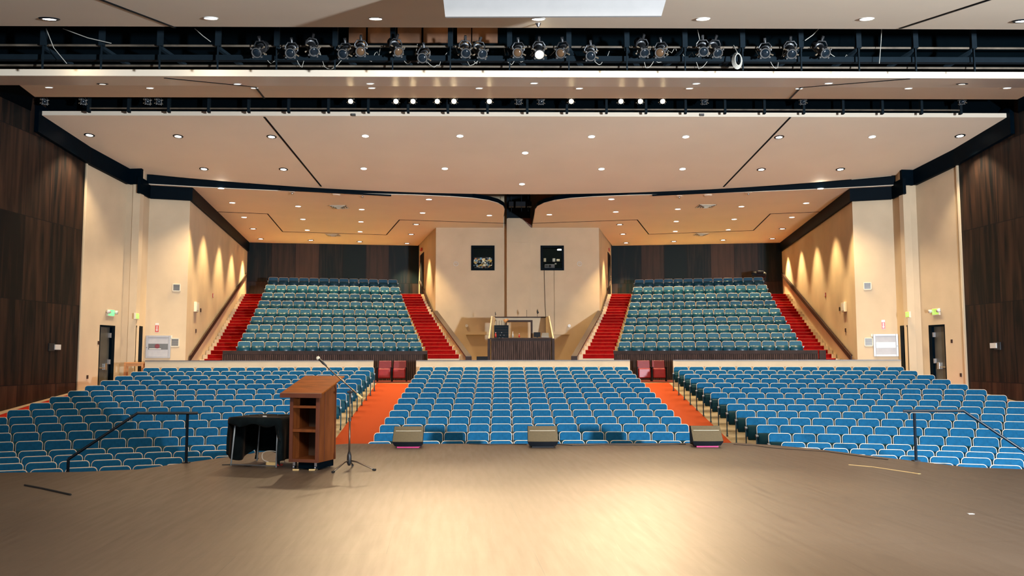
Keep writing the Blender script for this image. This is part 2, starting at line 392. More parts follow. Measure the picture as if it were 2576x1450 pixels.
for s, nm in ((-1, 'left'), (1, 'right')):
    S = lambda p: (s*p[0], p[1])
    k = -s                                     # outward side for lines running away from the stage
    A, B = S(P0), S(P1)
    wall('wall_%s' % nm, A, B, -1.3, ZT, M['woodL'], side=k if False else (1 if s < 0 else -1))
    # little return that shows the wood panelling standing proud
    q = MB(); q.wallbox((s*14.49, 27.98), (s*14.60, 28.02), .3, 8.2, t=.06); struct(q.build('trim_4', M['cream2']))
    # door wall 1 : an opening with its door
    hole1 = (1.02, 1.86, .30, 2.78)
    wall('wall_%s_door' % nm, S(P1), S(P2), -.2, ZT, M['cream'], holes=(hole1,), side=1 if s < 0 else -1)
    wall('wall_%s_pilaster' % nm, S(P2), S(P3), -.2, ZT, M['cream'], side=1 if s < 0 else -1)
    hole2 = (.03, .70, .5, 2.80)
    wall('wall_%s_recess' % nm, S(P3), S(P4), -.2, ZT, M['cream'], holes=(hole2,), side=1 if s < 0 else -1)
    wall('wall_%s_front' % nm, S(P4), S(P5), -.2, ZT, M['cream'], side=1 if s < 0 else -1)
    wall('wall_%s_stair' % nm, S(P5), S(P6), -.2, ZT, M['cream'], side=1 if s < 0 else -1)
    wall('wall_%s_back' % nm, S(P6), S(P7), -.2, ZT, M['woodB'], side=1 if s < 0 else -1)
    hb = (5.1, 6.9, 4.9, 7.55)
    wall('wall_%s_booth' % nm, S(BF), S(BB), -.2, ZT, M['cream'], holes=(hb,), side=-1 if s < 0 else 1)
W1L = (1.8, 2.85, 6.05, 7.17)
wall('wall_booth_front', (-4.05, 42), (4.05, 42), -.2, ZT, M['cream'], holes=((1.81, 2.85, 6.05, 7.17), (5.25, 6.29, 6.05, 7.17)), t=.2, side=1)

# centre column with its dark top
q = MB(); q.prism([(-.54, 41.45), (.62, 41.45), (.62, 41.99), (-.54, 41.99)], .7, 8.50); struct(q.build('wall_column', M['cream']))
q = MB(); q.prism([(-.54, 41.45), (.62, 41.45), (.62, 41.99), (-.54, 41.99)], 8.50, ZT); struct(q.build('wall_column_top', M['steel']))
q = MB(); y = 41.415
P = [atY(px, py, y) for px, py in ((1277, 549), (1308, 549), (1334, 574), (1334, 610), (1277, 610))]
fv = [q.b.verts.new(p) for p in P]; bv = [q.b.verts.new(p+Vector((0, .025, 0))) for p in P]
q.b.faces.new(fv); q.b.faces.new(bv[::-1])
for i in range(5): q.b.faces.new((fv[i], fv[(i+1) % 5], bv[(i+1) % 5], bv[i]))
tag(q.build('access_panel', M['cream']), 'cream panel with a cut corner on the top of the centre column', 'panel')
q = MB(); P = [atY(px, py, 41.38) for px, py in ((1313, 549), (1337, 549), (1337, 574))]
fv = [q.b.verts.new(p) for p in P]; bv = [q.b.verts.new(p+Vector((0, .02, 0))) for p in P]
q.b.faces.new(fv); q.b.faces.new(bv[::-1])
for i in range(3): q.b.faces.new((fv[i], fv[(i+1) % 3], bv[(i+1) % 3], bv[i]))
tag(q.build('corner_plate', M['lecdark']), 'dark triangular plate at the upper right corner of the centre column', 'plate')
for i, (x0, x1) in enumerate(((1280, 1292), (1297, 1322), (1326, 1337))):
    a = atY(x0, 520, 37.6); b = atY(x1, 508, 37.6); q = MB(); q.box((a.x, 37.5, a.z), (b.x, 37.9, b.z))
    tag(q.build('loudspeaker_box', M['black'], bevel=.01), '%s black box of the three hung in the dark gap over the column' % ('left', 'middle', 'right')[i], 'speaker', 'black boxes above the column')
q = MB()
for x in (-.35, .1, .4): q.cyl((x, 37.7, 8.2), (x, 37.7, ZT-.002), .015, 6)
tag(q.build('hanging_rods', M['steel']), 'thin steel rods holding the black boxes above the centre column', 'rods')

# enclosing shell above the ceilings
q = MB(); q.box((-18, 8.5, ZT), (18, 52, ZT+.2)); struct(q.build('ceiling', M['void']))
q = MB(); q.box((-18, 8.3, 6.4), (18, 8.5, ZT)); struct(q.build('wall_proscenium', M['void']))
# ------------------------------------------------------------------ ceilings
def seam_strip(mb, a, b, plane, w=.045, th=.012):
    """dark joint between two pixels on a ceiling plane (P, n)"""
    p, q_ = atP(*a, *plane), atP(*b, *plane); d = (q_-p); L_ = d.length
    n = Vector(plane[1]).normalized(); sd = d.normalized().cross(n)*w/2
    lo = -n*th if n.z > 0 else n*th
    v = [p-sd, q_-sd, q_+sd, p+sd]
    mb.hexa([x+lo for x in v]+[x-lo*.2 for x in v])
def slab(name, poly, zfun, th, edge=None):
    mb = MB(); mb.prism(poly, zfun, lambda x, y: zfun(x, y)+th)
    return struct(mb.build(name, None))
# front ceiling A (slopes up from the stage)
zA = lambda x, y: 7.39-.22*(14.5-y)
PA = ((0, 14.5, 7.39), (0, -.22, 1)); PB1 = ((0, 17.6, 7.55), (0, -.25, 1)); PB2 = ((0, 20.2, 8.20), (0, -.2242, 1))
PC = ((0, 25.3, 8.94), (0, .115, 1)); PD = ((0, 31, 7.98), (0, -.0133, 1))
o = slab('ceiling_front', [(-17, 9), (17, 9), (17, 14.5), (-17, 14.5)], zA, .12); o.data.materials.append(M['ceil'])
q = MB(); seam_strip(q, (247, -4), (440, 69), PA, .05); seam_strip(q, (2497, -4), (2264, 71), PA, .05); q.build('joint', M['navy'], o)
# B: two folded planes
zB1 = lambda x, y: 7.55+.25*(y-17.6); zB2 = lambda x, y: 8.20+.2242*(y-20.2)
o = slab('ceiling_second', [(-17, 17.6), (17, 17.6), (17, 20.2), (-17, 20.2)], zB1, .125); o.data.materials.append(M['ceilB'])
q = MB(); q.box((-17, 17.585, 7.55), (17, 17.60, 7.69)); q.build('front_lip', M['ceil'], o)
q = MB(); q.prism([(-12.4, 20.2), (12.4, 20.2), (13.85, 23.5), (-13.85, 23.5)], zB2, lambda x, y: zB2(x, y)+.12); q.build('rear_fold', M['ceil'], o)
q = MB()
for a, b, pl in (((414, 196), (643, 218.5), PB1), ((643, 219), (665, 247), PB2), ((2288, 198), (2013, 220), PB1), ((2013, 221), (1987, 248), PB2)): seam_strip(q, a, b, pl, .05)
q.build('joint', M['navy'], o)
# C: middle ceiling, arc at the back
arc = [(41*math.sin(a), YC+41*math.cos(a)) for a in [R(20.4)*(-1+2*i/40) for i in range(41)]]
o = slab('ceiling_middle', [(14.95, 25.3)]+[(min(14.95, max(-14.95, x)), y) for x, y in arc[::-1]]+[(-14.95, 25.3)], lambda x, y: zC(y), .13); o.data.materials.append(M['ceil'])
q = MB(); seam_strip(q, (665, 294), (808, 469), PC, .06); seam_strip(q, (1988, 295), (1820, 470), PC, .06); q.build('joint', M['navy'], o)
# D: two rear ceilings with rounded inner corners
for s, nm in ((-1, 'left'), (1, 'right')):
    inner = [(.72, 42), (.70, 38.5), (.66, 36.4), (.72, 35.6), (.95, 34.8), (1.35, 34.15), (1.95, 33.65), (2.8, 33.3), (4.2, 32.95)]
    a0 = math.asin(5.5/41.15); arcD = [(41.15*math.sin(a), YC+41.15*math.cos(a)) for a in [a0+(math.asin(13.7/41.15)-a0)*i/16 for i in range(17)]]
    rest = [(13.72, 30.6), (13.8, 31.2), (12.45, 31.6), (15.2, 48.05), (5.7, 49.6), (4.05, 42.05)]
    poly_ = [(s*x, y) for x, y in inner+arcD+rest]
    mb = MB(); mb.prism(poly_, lambda x, y: zD(y), lambda x, y: zD(y)+.12); o = struct(mb.build('ceiling_rear_%s' % nm, M['ceil']))
    # dark riser between the middle and rear ceilings and round the corner
    rim = [(s*x, y) for x, y in inner[1:]+arcD]; mb = MB()
    for (x0, y0), (x1, y1) in zip(rim, rim[1:]):
        ga = zD(y0)+.02, zD(y1)+.02; gb = max(zC(y0)+.02, ga[0]+.16), max(zC(y1)+.02, ga[1]+.16)
        mb.wallbox((x0, y0-.03), (x1, y1-.03), ga, gb, t=.025)
    mb.build('riser', M['navy'], o)
    pxm = (lambda x: x) if s < 0 else (lambda x: x)
    seq = [(548, 533), (673, 538), (711, 583), (972, 591), (1005, 553), (1273, 562)] if s < 0 else [(2066, 533), (1938, 538), (1895, 580), (1632, 589.5), (1603, 553), (1338, 562)]
    mb = MB()
    for a, b in zip(seq, seq[1:]): seam_strip(mb, a, b, PD, .05)
    mb.build('joint', M['navy'], o)
# dark fascias along the walls
for s, nm in ((-1, 'left'), (1, 'right')):
    mb = MB(); pts = [(wallX(25.15)-.14, 25.15), (wallX(25.3)-.14, 25.3), (14.41, 28), (14.03, 30.08), (13.60, 30.05)]
    for (x0, y0), (x1, y1) in zip(pts, pts[1:]):
        f0, f1 = zC(y0), zC(y1); mb.wallbox((s*x0, y0), (s*x1, y1), (f0-.56, f1-.56), (f0+.3, f1+.3), t=.13, side=1 if s < 0 else -1)
    struct(mb.build('trim_%d' % (5 if s < 0 else 6), M['navy']))
    mb = MB(); pts = [(13.60, 30.0), (13.66, 31.02), (12.28, 31.45), (15.05, 48), (15.05, 48.0)]
    for (x0, y0), (x1, y1) in zip(pts[:3], pts[1:4]):
        mb.wallbox((s*x0, y0), (s*x1, y1), (7.50, 7.50 if y1 < 40 else 7.69), (zD(y0)+.1, zD(y1)+.1), t=.11, side=1 if s < 0 else -1)
    struct(mb.build('trim_%d' % (7 if s < 0 else 8), M['navy']))
    # dark soffit beside the second ceiling
    mb = MB(); mb.prism([(s*12.45, 20.22), (s*13.9, 23.5), (s*14.9, 25.2), (s*15.2, 22)], 8.98, 9.6); struct(mb.build('trim_%d' % (9 if s < 0 else 10), M['navy']))

# ------------------------------------------------------------------ downlights
nlt = [0]
def downlight(px, py, plane, label, group, dark=False, energy=100, r=.105, size=R(82), color=WARM2, trimmat=None):
    p = atP(px, py, *plane); n = -Vector(plane[1]).normalized()
    if n.z > 0: n = -n
    rot = n.to_track_quat('-Z', 'Y').to_euler()
    t = empty('downlight', p, label=label, cat='ceiling light', group=group, rot=rot)
    key = ('dl', dark, r, trimmat)
    if key not in _cache:
        q = MB(); N = 28
        ri, ro = r, r*(1.55 if dark else 1.16)
        prof = [(ri, 0.0), (ri, -.016), (ro*.93, -.014), (ro, -.002), (ro, .004)]
        rings = [[q.b.verts.new((a*math.cos(2*PI*k/N), a*math.sin(2*PI*k/N), z)) for k in range(N)] for a, z in prof]
        for A_, B_ in zip(rings, rings[1:]):
            for k in range(N): q.b.faces.new((A_[k], A_[(k+1) % N], B_[(k+1) % N], B_[k]))
        a = q.build('trim_ring', trimmat or (M['darkpaint'] if dark else M['white']), t, smooth=True)
        q = MB(); N = 24; ring = [q.b.verts.new((r*math.cos(2*PI*k/N), r*math.sin(2*PI*k/N), -.010)) for k in range(N)]; q.b.faces.new(ring)
        b = q.build('lamp_lens', M['lampglow'], t); _cache[key] = (a.data, b.data)
    else:
        for nm_, me in zip(('trim_ring', 'lamp_lens'), _cache[key]):
            o = bpy.data.objects.new(nm_, me); COL.objects.link(o); o.parent = t
    l = lamp('SPOT', 'bulb', (p.x, p.y, p.z-.06), energy, color, (p.x, p.y, p.z-3), spot_size=size, spot_blend=.6, shadow_soft_size=.08)
    l.parent = t; l.matrix_parent_inverse = Matrix(); mw = Matrix.Translation(p) @ rot.to_matrix().to_4x4()
    l.location = (0, 0, -.06); l.rotation_euler = (mw.to_3x3().inverted() @ Matrix.Identity(3)).to_euler()
    return t
_cache = {}
def row_lights(pts, plane, where, group, **kw):
    n = len(pts)
    for i, p in enumerate(sorted(pts)):
        dk = len(p) > 2 and p[2]
        downlight(p[0], p[1], plane, 'recessed downlight, %s from the left %s' % (ORD[i+1], where), group, dark=bool(dk), **kw)
row_lights([(124, 47, 1), (530, 45), (945, 46), (1354, 47), (1768, 47), (2180, 47), (2572, 52, 1)], PA, 'in the ceiling at the very top of the view', 'downlights in the front ceiling', energy=E_HOUSE_A)
row_lights([(258, 211, 1), (597, 211), (931, 210), (1343, 209), (1751, 210), (2084, 209.5), (2420, 211, 1)], PB1, 'in the front row of the narrow second ceiling', 'downlights in the second ceiling', energy=E_HOUSE_B, r=.085)
row_lights([(123, 219.5), (377, 221), (640, 221), (935, 221), (1205, 221.5), (1457, 222), (1734, 222), (2010, 222.5), (2285, 222), (2533, 221)], PB2, 'in the rear row of the narrow second ceiling', 'downlights in the second ceiling', energy=E_HOUSE_B, r=.085)
gC = 'downlights in the middle ceiling'
row_lights([(225, 340, 1), (448, 343, 1), (683, 344, 1), (919, 342), (1157, 342), (1488, 343.5), (1725, 344), (1960, 345, 1), (2194, 344), (2415, 342, 1)], PC, 'in the front row of the big middle ceiling', gC, energy=E_HOUSE_C, size=R(98))
row_lights([(513, 425, 1), (713, 426, 1), (915, 424), (1119, 424), (1513, 425), (1717, 425), (1915, 426.5, 1), (2114, 426, 1)], PC, 'in the rear row of the big middle ceiling', gC, energy=E_HOUSE_C, size=R(98))
downlight(1321, 384.5, PC, 'single recessed downlight in the centre of the big middle ceiling between its two rows', gC, energy=E_HOUSE_C, size=R(98))
downlight(1313, 463, PC, 'single recessed downlight at the rear edge of the middle ceiling above the column', gC, energy=E_HOUSE_C, size=R(98))
for side, cols in (('left', [[(556, 473.5), (584.5, 510), (614, 546.5, 0), (636.5, 575.5, 1), (656, 601, 1)], [(750, 519), (762, 551.5), (773, 579), (782, 604.5, 1)], [(910, 527), (908, 558), (906, 583), (905, 608, 1)], [(1079, 501.5), (1063, 535.5), (1047, 564.5, 1), (1034.5, 589.5, 1), (1024, 612.5, 1)], [(1231, 542)]]),
                   ('right', [[(2064, 474.5), (2028, 511), (1992, 546.5), (1968, 575.5, 1), (1943, 600.5, 1)], [(1865, 519.5), (1847, 551.5), (1832, 578), (1819, 604, 1)], [(1705, 526), (1701, 557), (1698.6, 582), (1695, 607.5, 1)], [(1538, 501), (1549, 533), (1559, 565, 1), (1567, 589, 1), (1575, 611, 1)], [(1382, 540)]])):
    for ci, colm in enumerate(cols):
        for k, p in enumerate(colm):
            if ci == 4: lab = 'lone recessed downlight of the %s rear ceiling nearest the centre column' % side
            else: lab = 'downlight, %s rear ceiling, %s line from the side wall, %s from the front' % (side, ORD[ci+1], ORD[k+1])
            downlight(p[0], p[1], PD, lab, 'downlights in the rear ceilings', dark=len(p) > 2 and p[2] == 1, energy=E_HOUSE_D*(1.5 if p[1] > 598 else 1), r=.115, color=WARM, size=R(78))

# ------------------------------------------------------------------ house seats
def seat_shapes():
    """meshes shared by all the seats: back with round shoulders, piping, pan, standard, arm"""
    D = {}
    w, zb, zt, rc, tilt = .242, .36, .815, .066, .20
    def yof(z): return .02+(z-.36)*tilt
    # outline
    out = [(-w, zb), (-w, zt-rc)]+[(-w+rc-rc*math.cos(a), zt-rc+rc*math.sin(a)) for a in [PI/2*i/5 for i in range(1, 5)]]+[(-w+rc, zt)]
    out = out+[(-x, z) for x, z in out[::-1]]
    q = MB()
    fr = [q.b.verts.new((x, yof(z)-.022, z)) for x, z in out]; fr2 = [q.b.verts.new((x*.93, yof(z)-.040-.006*math.cos(x/w*1.4), zb+(z-zb)*.965)) for x, z in out]
    bk = [q.b.verts.new((x, yof(z)+.03, z)) for x, z in out]; n = len(out)
    q.b.faces.new(fr2); q.b.faces.new(bk[::-1])
    for i in range(n):
        j = (i+1) % n; q.b.faces.new((fr2[i], fr[i], fr[j], fr2[j])); q.b.faces.new((fr[i], bk[i], bk[j], fr[j]))
    D['back'] = q
    q = MB(); q.tube([(x, yof(z)-.012, z) for x, z in out], .0115, 6); D['pipe'] = q
    q = MB()   # folded-up seat: rounded box with a bulging underside
    prof = [(-.035, .70), (-.070, .705), (-.115, .68), (-.155, .60), (-.165, .48), (-.14, .38), (-.085, .335), (-.035, .34)]
    prof = [(y+.03, z-.06) for y, z in prof]
    Lr = [q.b.verts.new((-.205, y, z)) for y, z in prof]; Rr = [q.b.verts.new((.205, y, z)) for y, z in prof]
    L2 = [q.b.verts.new((-.222, y*.75-.01, .47+(z-.47)*.86)) for y, z in prof]; R2 = [q.b.verts.new((.222, y*.75-.01, .47+(z-.47)*.86)) for y, z in prof]
    n = len(prof)
    for i in range(n):
        j = (i+1) % n
        for A_, B_ in ((Lr, Rr), (L2, Lr), (Rr, R2)): q.b.faces.new((A_[i], B_[i], B_[j], A_[j]))
    q.b.faces.new(L2); q.b.faces.new(R2[::-1]); D['pan'] = q
    def standard(x):
        q = MB(); q.tube([(x, -.05, .57), (x, -.06, .40), (x, -.02, .20), (x, -.03, .02)], [.017, .02, .016, .018], 6)
        q.box((x-.018, -.20, .54), (x+.018, .06, .575)); q.box((x-.022, -.12, 0), (x+.022, .09, .016)); q.box((x-.009, .0, .36), (x+.009, .07, .50))
        return q
    def arm(x):
        q = MB(); q.box((x-.024, -.26, .576), (x+.024, .03, .600)); return q
    D['stdL'] = standard(-.264); D['armL'] = arm(-.264); D['stdR'] = standard(.264); D['armR'] = arm(.264)
    return D
def make_seat(name, mats, loc):
    D = seat_shapes(); t = empty(name, loc)
    b = D['back'].build('backrest', mats[0], t, smooth=False); D['pipe'].build('piping', mats[2], b, smooth=True)
    D['pan'].build('seat', mats[1], t, smooth=True)
    s_ = D['stdL'].build('standard', mats[3], t); D['armL'].build('armrest', M['armpad'], s_)
    return t
def end_std(t, mats):
    D = seat_shapes(); s_ = D['stdR'].build('standard', mats[3], t); D['armR'].build('armrest', M['armpad'], s_)
    for k in ('back', 'pipe', 'pan', 'stdL', 'armL'): D[k].b.free()
HM = (M['seatblue'], M['seatteal'], M['piping'], M['seatleg'])
protoA = make_seat('auditorium_seat', HM, (0, 0, 0)); protoB = dup(protoA); end_std(protoB, HM)
# where every house seat stands
seats = []
def px_of(P):
    d = Vector(P)-CAM; z = d.dot(fw); return 1288+F_PX*d.dot(rt)/z, 725-F_PX*d.dot(up)/z
for b in range(17):
    Rb = rowR(b); z = zrow(b)
    blocks = []
    if b <= 14: blocks.append(('centre', -math.asin(3.70/Rb), math.asin(3.70/Rb), 14))
    ai = math.asin(5.22/Rb); ao = math.asin((12.62 if b > 1 else 12.55)/Rb); n = round((ao-ai)*Rb/.531)
    blocks.append(('left', -ao, -ai, n)); blocks.append(('right', ai, ao, n))
    for bl, a0, a1, n in blocks:
        for i in range(n):
            a = a0+(a1-a0)*(i+.5)/n; x, y = polar(Rb-.10, a); seats.append((bl, b, i, n, a, x, y, z, (a1-a0)*Rb/n))
def visible(s_):
    x, y = px_of((s_[5], s_[6], s_[7]+.8)); w_ = .25*F_PX/s_[6]
    if x < -w_ or x > 2576+w_: return False
    if s_[0] == 'centre' and s_[1] > 13: return False
    # hidden behind the stage edge
    t = (0-CAM.z)/(s_[7]+.82-CAM.z); hx, hy = CAM.x+(s_[5]-CAM.x)*t, CAM.y+(s_[6]-CAM.y)*t
    inside = False; n = len(poly); j = n-1
    for i in range(n):
        (xi, yi), (xj, yj) = poly[i], poly[j]
        if (yi > hy) != (yj > hy) and hx < (xj-xi)*(hy-yi)/(yj-yi)+xi: inside = not inside
        j = i
    return not inside
vis = sorted([s_ for s_ in seats if visible(s_)], key=lambda s_: s_[6]); near = vis[:300]; nearset = set(id(s_) for s_ in near)
def seat_label(s_):
    bl, b, i, n = s_[:4]
    if bl == 'centre': who = '%s from the left' % ORD[i+1]
    elif bl == 'left': who = '%s from its aisle end' % ORD[n-i]
    else: who = '%s from its aisle end' % ORD[i+1]
    row = 'back row' if b == 0 else '%s row from the back' % ORD[b+1]
    return 'blue seat, %s block, %s, %s' % (bl, row, who)
for k, s_ in enumerate(near):
    last = s_[2] == s_[3]-1; src = protoB if last else protoA
    o = src if k in () else dup(src)
    o.location = (s_[5], s_[6], s_[7]); o.rotation_euler = (0, 0, -s_[4]); sx = s_[8]/.531; o.scale = (sx, 1, 1)
    tag(o, seat_label(s_), 'theatre seat', 'blue seats on the raked main floor')
def joined(name, items, parts, label, group=None, cat='theatre seats'):
    """one mesh of many seats; parts = [(mesh, material index)] """
    verts, faces, mi = [], [], []
    for s_ in items:
        mm = Matrix.Translation((s_[5], s_[6], s_[7])) @ Matrix.Rotation(-s_[4], 4, 'Z') @ Matrix.Diagonal((s_[8]/.531, 1, 1, 1))
        last = s_[2] == s_[3]-1
        for me, idx, onlylast in parts:
            if onlylast and not last: continue
            o0 = len(verts); verts += [mm @ v.co for v in me.vertices]
            for p in me.polygons: faces.append([o0+v for v in p.vertices]); mi.append(idx)
    me = bpy.data.meshes.new(name); me.from_pydata(verts, [], faces)
    for m_ in (*HM, M['armpad']): me.materials.append(m_)
    me.polygons.foreach_set('material_index', mi); me.update()
    o = bpy.data.objects.new(name, me); COL.objects.link(o); return tag(o, label, cat, kind='stuff')
def kids(t):
    L_ = []
    for c_ in t.children: L_.append(c_); L_ += kids(c_)
    return L_
mp_ = {'backrest': 0, 'seat': 1, 'piping': 2, 'standard': 3, 'armrest': 4}
pa = [(c_.data, mp_[c_.name.split('.')[0]], False) for c_ in kids(protoA)]
have = {p_[0] for p_ in pa}
pa += [(c_.data, mp_[c_.name.split('.')[0]], True) for c_ in kids(protoB) if c_.data not in have]
joined('auditorium_seats', [s_ for s_ in seats if id(s_) not in nearset], pa, 'remaining rows of blue seats further back on the raked main floor')
def kill(t):
    for c_ in list(t.children): kill(c_)
    bpy.data.objects.remove(t)
kill(protoA); kill(protoB)

# ------------------------------------------------------------------ low cream walls behind the back row
for bl, x0, x1 in (('left', -12.75, -5.36), ('centre', -3.86, 3.84), ('right', 5.36, 12.75)):
    w_ = MB(); cap = MB(); n = 14; Rw = 39.0
    for i in range(n):
        a0, a1 = (math.asin((x0+(x1-x0)*k/n)/Rw) for k in (i, i+1))
        w_.wallbox(polar(Rw, a0), polar(Rw, a1), .45, 1.545, t=.14); cap.wallbox(polar(Rw-.02, a0), polar(Rw-.02, a1), 1.546, 1.575, t=.18)
    o = struct(w_.build('wall_low_%s' % bl, M['cream2'])); cap.build('cap', M['browncap'], o)

# ------------------------------------------------------------------ rear banks: tiers, seats, ribbed fronts, stairs
def bank_z(k): return 2.34+.37*k+.0098*k*k
def bank_in(k): return 4.17+.2838*k, 36.39+1.2375*k
def bank_out(k): return 11.51+.193*k, 34.87+1.2475*k
VM = (M['vinylback'], M['vinylseat'], M['piping'], M['seatleg'])
protoA = make_seat('bank_seat', VM, (0, 0, 0)); protoB = dup(protoA); end_std(protoB, VM)
for s, nm in ((-1, 'left'), (1, 'right')):
    tier = MB()
    for k in range(9):
        n = 14 if k < 5 else 13; (xi, yi), (xo, yo) = bank_in(k), bank_out(k); zt = bank_z(k); TH = math.atan2(yi-yo, xo-xi); u_ = Vector((math.cos(TH), -math.sin(TH))); Ln = math.hypot(xo-xi, yi-yo); pt = Ln/n
        for i in range(n):
            d_ = (i+.5)*pt; x, y = xi+u_.x*d_, yi+u_.y*d_
            idx = i if s > 0 else n-1-i          # index from the left as seen
            # the seat faces the stage; local +x is the viewer's right
            src = protoB if idx == n-1 else protoA
            o = dup(src); o.location = (s*x, y-.10, zt-.82); o.rotation_euler = (0, 0, -s*TH); o.scale = (pt/.531, 1, 1)
            row = 'top row' if k == 8 else ('front row' if k == 0 else '%s row from the front' % ORD[k+1])
            tag(o, 'teal vinyl seat, %s raised bank, %s, %s from the left' % (nm, row, ORD[idx+1]), 'theatre seat', 'teal vinyl seats in the raised rear banks')
        # tier under the row
        yv = Vector((math.sin(TH), math.cos(TH)))
        a = Vector((xi, yi))-u_*.18-yv*.55; b = Vector((xi, yi))+u_*(Ln+.18)-yv*.55
        dep = 1.24 if k < 8 else 3.2
        c_, d2 = b+yv*(dep+.25), a+yv*(dep+.25)
        tier.prism([(s*a.x, a.y), (s*b.x, b.y), (s*c_.x, c_.y), (s*d2.x, d2.y)], .6, zt-.82-.002)
    struct(tier.build('seating_tiers_%s' % nm, M['concrete']))
    # ribbed front
    a = Vector((3.70, 35.75)); b = Vector((11.82, 33.97)); d_ = (b-a).normalized(); nn = Vector((-d_.y, d_.x))*-1
    if nn.y > 0: nn = -nn
    rb = MB(); back = MB(); L_ = (b-a).length; n = int(L_/.078)
    A3 = a-nn*.02; back.wallbox((s*a.x, a.y), (s*b.x, b.y), .72, 1.93, t=.12, side=1 if s > 0 else -1)
    for i in range(n):
        p = a+d_*(.04+i*L_/n); h_ = .045*(.7+.6*random.random()); q_ = p+d_*.05
        P_ = [p, q_, q_+nn*.05, p+nn*.05]; P_ = [(s*v.x, v.y) for v in P_]; rb.prism(P_, .74, 1.80)
    root = empty('balustrade', (0, 0, 0), label='dark ribbed wooden front wall below the %s raised bank of seats' % nm, cat='balustrade')
    back.build('backing', M['ribcap'], root); rb.build('ribs', M['rib'], root)
    cp = MB(); a2, b2 = a+nn*.06, b+nn*.06; cp.wallbox((s*a2.x, a2.y), (s*b2.x, b2.y), 1.81, 1.95, t=.2, side=1 if s > 0 else -1); cp.build('top_rail', M['ribcap'], root)
    pe = a-d_*.06; ep = MB(); ep.wallbox((s*pe.x, pe.y-.1), (s*(pe.x+.11), pe.y-.13), .74, 1.97, t=.12, side=1 if s > 0 else -1)
    if s < 0: ep.build('end_post', M['alum'], root)
    else: ep.build('end_post', M['ribcap'], root)
    if s > 0:
        pe = b+d_*.16; ep = MB(); ep.wallbox((pe.x-.12, pe.y-.05), (pe.x+.12, pe.y-.1), .74, 1.95, t=.1); ep.build('end_post', M['ribcap'], root)
    # stairs: outer and inner flights
    steps = []; z = .742; y = 31.95
    for i in range(4): z += .175; steps.append((y, z)); y += .56
    for i in range(4): z += .178; steps.append((y, z)); y += .72
    n2 = 18; y0_, z0_ = y, z
    for i in range(n2): z += (5.09-z0_)/n2; steps.append((y, z)); y += (46.2-y0_)/n2
    ww = lambda y: 12.40+(y-31.55)*(15.15-12.40)/(48-31.55)
    pw_ = lambda y: (2.04+(y-34.1)*.2481) if y < 42 else 4.05+(y-42)*.2093
    def seatedge_o(y): return (11.62+(y-34.87)*.155) if y > 34.4 else 11.9
    def seatedge_i(y): return 4.05+(y-36.4)*.2283 if y > 35.6 else 3.87+(y-35.6)*.1
    for which, xa, xb in (('outer', seatedge_o, lambda y: ww(y)-.03), ('inner', lambda y: pw_(y)+.09, seatedge_i)):
        root = empty('staircase', (0, 0, 0), label='red carpeted %s staircase climbing beside the %s raised bank of seats' % (which, nm), cat='staircase')
        base, cp, ns = MB(), MB(), MB()
        for i, (y, z) in enumerate(steps):
            if which == 'inner' and y < 34.2: continue
            y1 = steps[i+1][0] if i+1 < len(steps) else 48.6 if which == 'outer' else 49.15
            if which == 'outer' and i+1 == len(steps): y1 = 47.9
            za = .60
            pl = [(s*xa(y), y), (s*xb(y), y), (s*xb(y1), y1), (s*xa(y1), y1)]
            if z - .002 > za: base.prism(pl, max(za, z-.6), z)
            # carpet stops short of the wall
            gi, go = (0, .20) if which == 'outer' else (.20, 0)
            zl = steps[i-1][1] if i else .742
            ca = [(s*(xa(y)+gi), y-.012), (s*(xb(y)-go), y-.012), (s*(xb(y)-go), y), (s*(xa(y)+gi), y)]
            cp.prism(ca, zl+.012, z+.010)
            ct = [(s*(xa(y)+gi), y), (s*(xb(y)-go), y), (s*(xb(y1)-go), y1-.012), (s*(xa(y1)+gi), y1-.012)]
            cp.prism(ct, z+.001, z+.010)
            ce = [(s*(xa(y)+gi), y-.03), (s*(xb(y)-go), y-.03), (s*(xb(y)-go), y+.02), (s*(xa(y)+gi), y+.02)]
            ns.prism(ce, z-.004, z+.016)
        base.build('steps', M['cream2'], root); cr_ = cp.build('carpet', M['redcarpet'], root); ns.build('nosings', M['nosing'], cr_)
    # handrail boards on the walls
    def board(pa_, pb_, name, label, h_=.20):
        q = MB(); q.wallbox(pa_[:2], pb_[:2], (pa_[2]-h_/2, pb_[2]-h_/2), (pa_[2]+h_/2, pb_[2]+h_/2), t=.05)
        d2 = Vector(pb_)-Vector(pa_); o = empty(name, (0, 0, 0), label=label, cat='handrail'); q.build('board', M['brownrail'], o)
        q = MB(); q.tube([Vector(pa_)+Vector((0, 0, h_/2+.02)), Vector(pb_)+Vector((0, 0, h_/2+.02))], .022, 8); q.build('rail', M['brownrail'], o)
        return o
    board((s*(ww(32.0)-.09), 32.0, 1.62), (s*(ww(47.4)-.09), 47.4, 6.30), 'wall_handrail', 'long dark brown handrail on the cream wall of the %s outer stairs' % nm)
    board((s*(pw_(42.35)+.09), 42.35, 3.95), (s*(pw_(48.0)+.09), 48.0, 5.95), 'wall_handrail', 'short brown handrail on the booth side wall of the %s inner stairs' % nm, h_=.16)
    # parapet
    root = empty('stair_parapet', (0, 0, 0), label='cream sloping parapet with brown cap beside the %s inner stairs' % nm, cat='parapet')
    q = MB(); q.wallbox((s*2.04, 34.1), (s*4.0, 41.98), .74, (1.66, 3.92), t=.13, side=1 if s < 0 else -1); q.build('wall_panel', M['cream2'], root)
    q = MB(); q.wallbox((s*1.99, 34.08), (s*3.95, 41.98), (1.662, 3.922), (1.73, 3.99), t=.23, side=1 if s < 0 else -1); q.build('cap', M['browncap'], root)
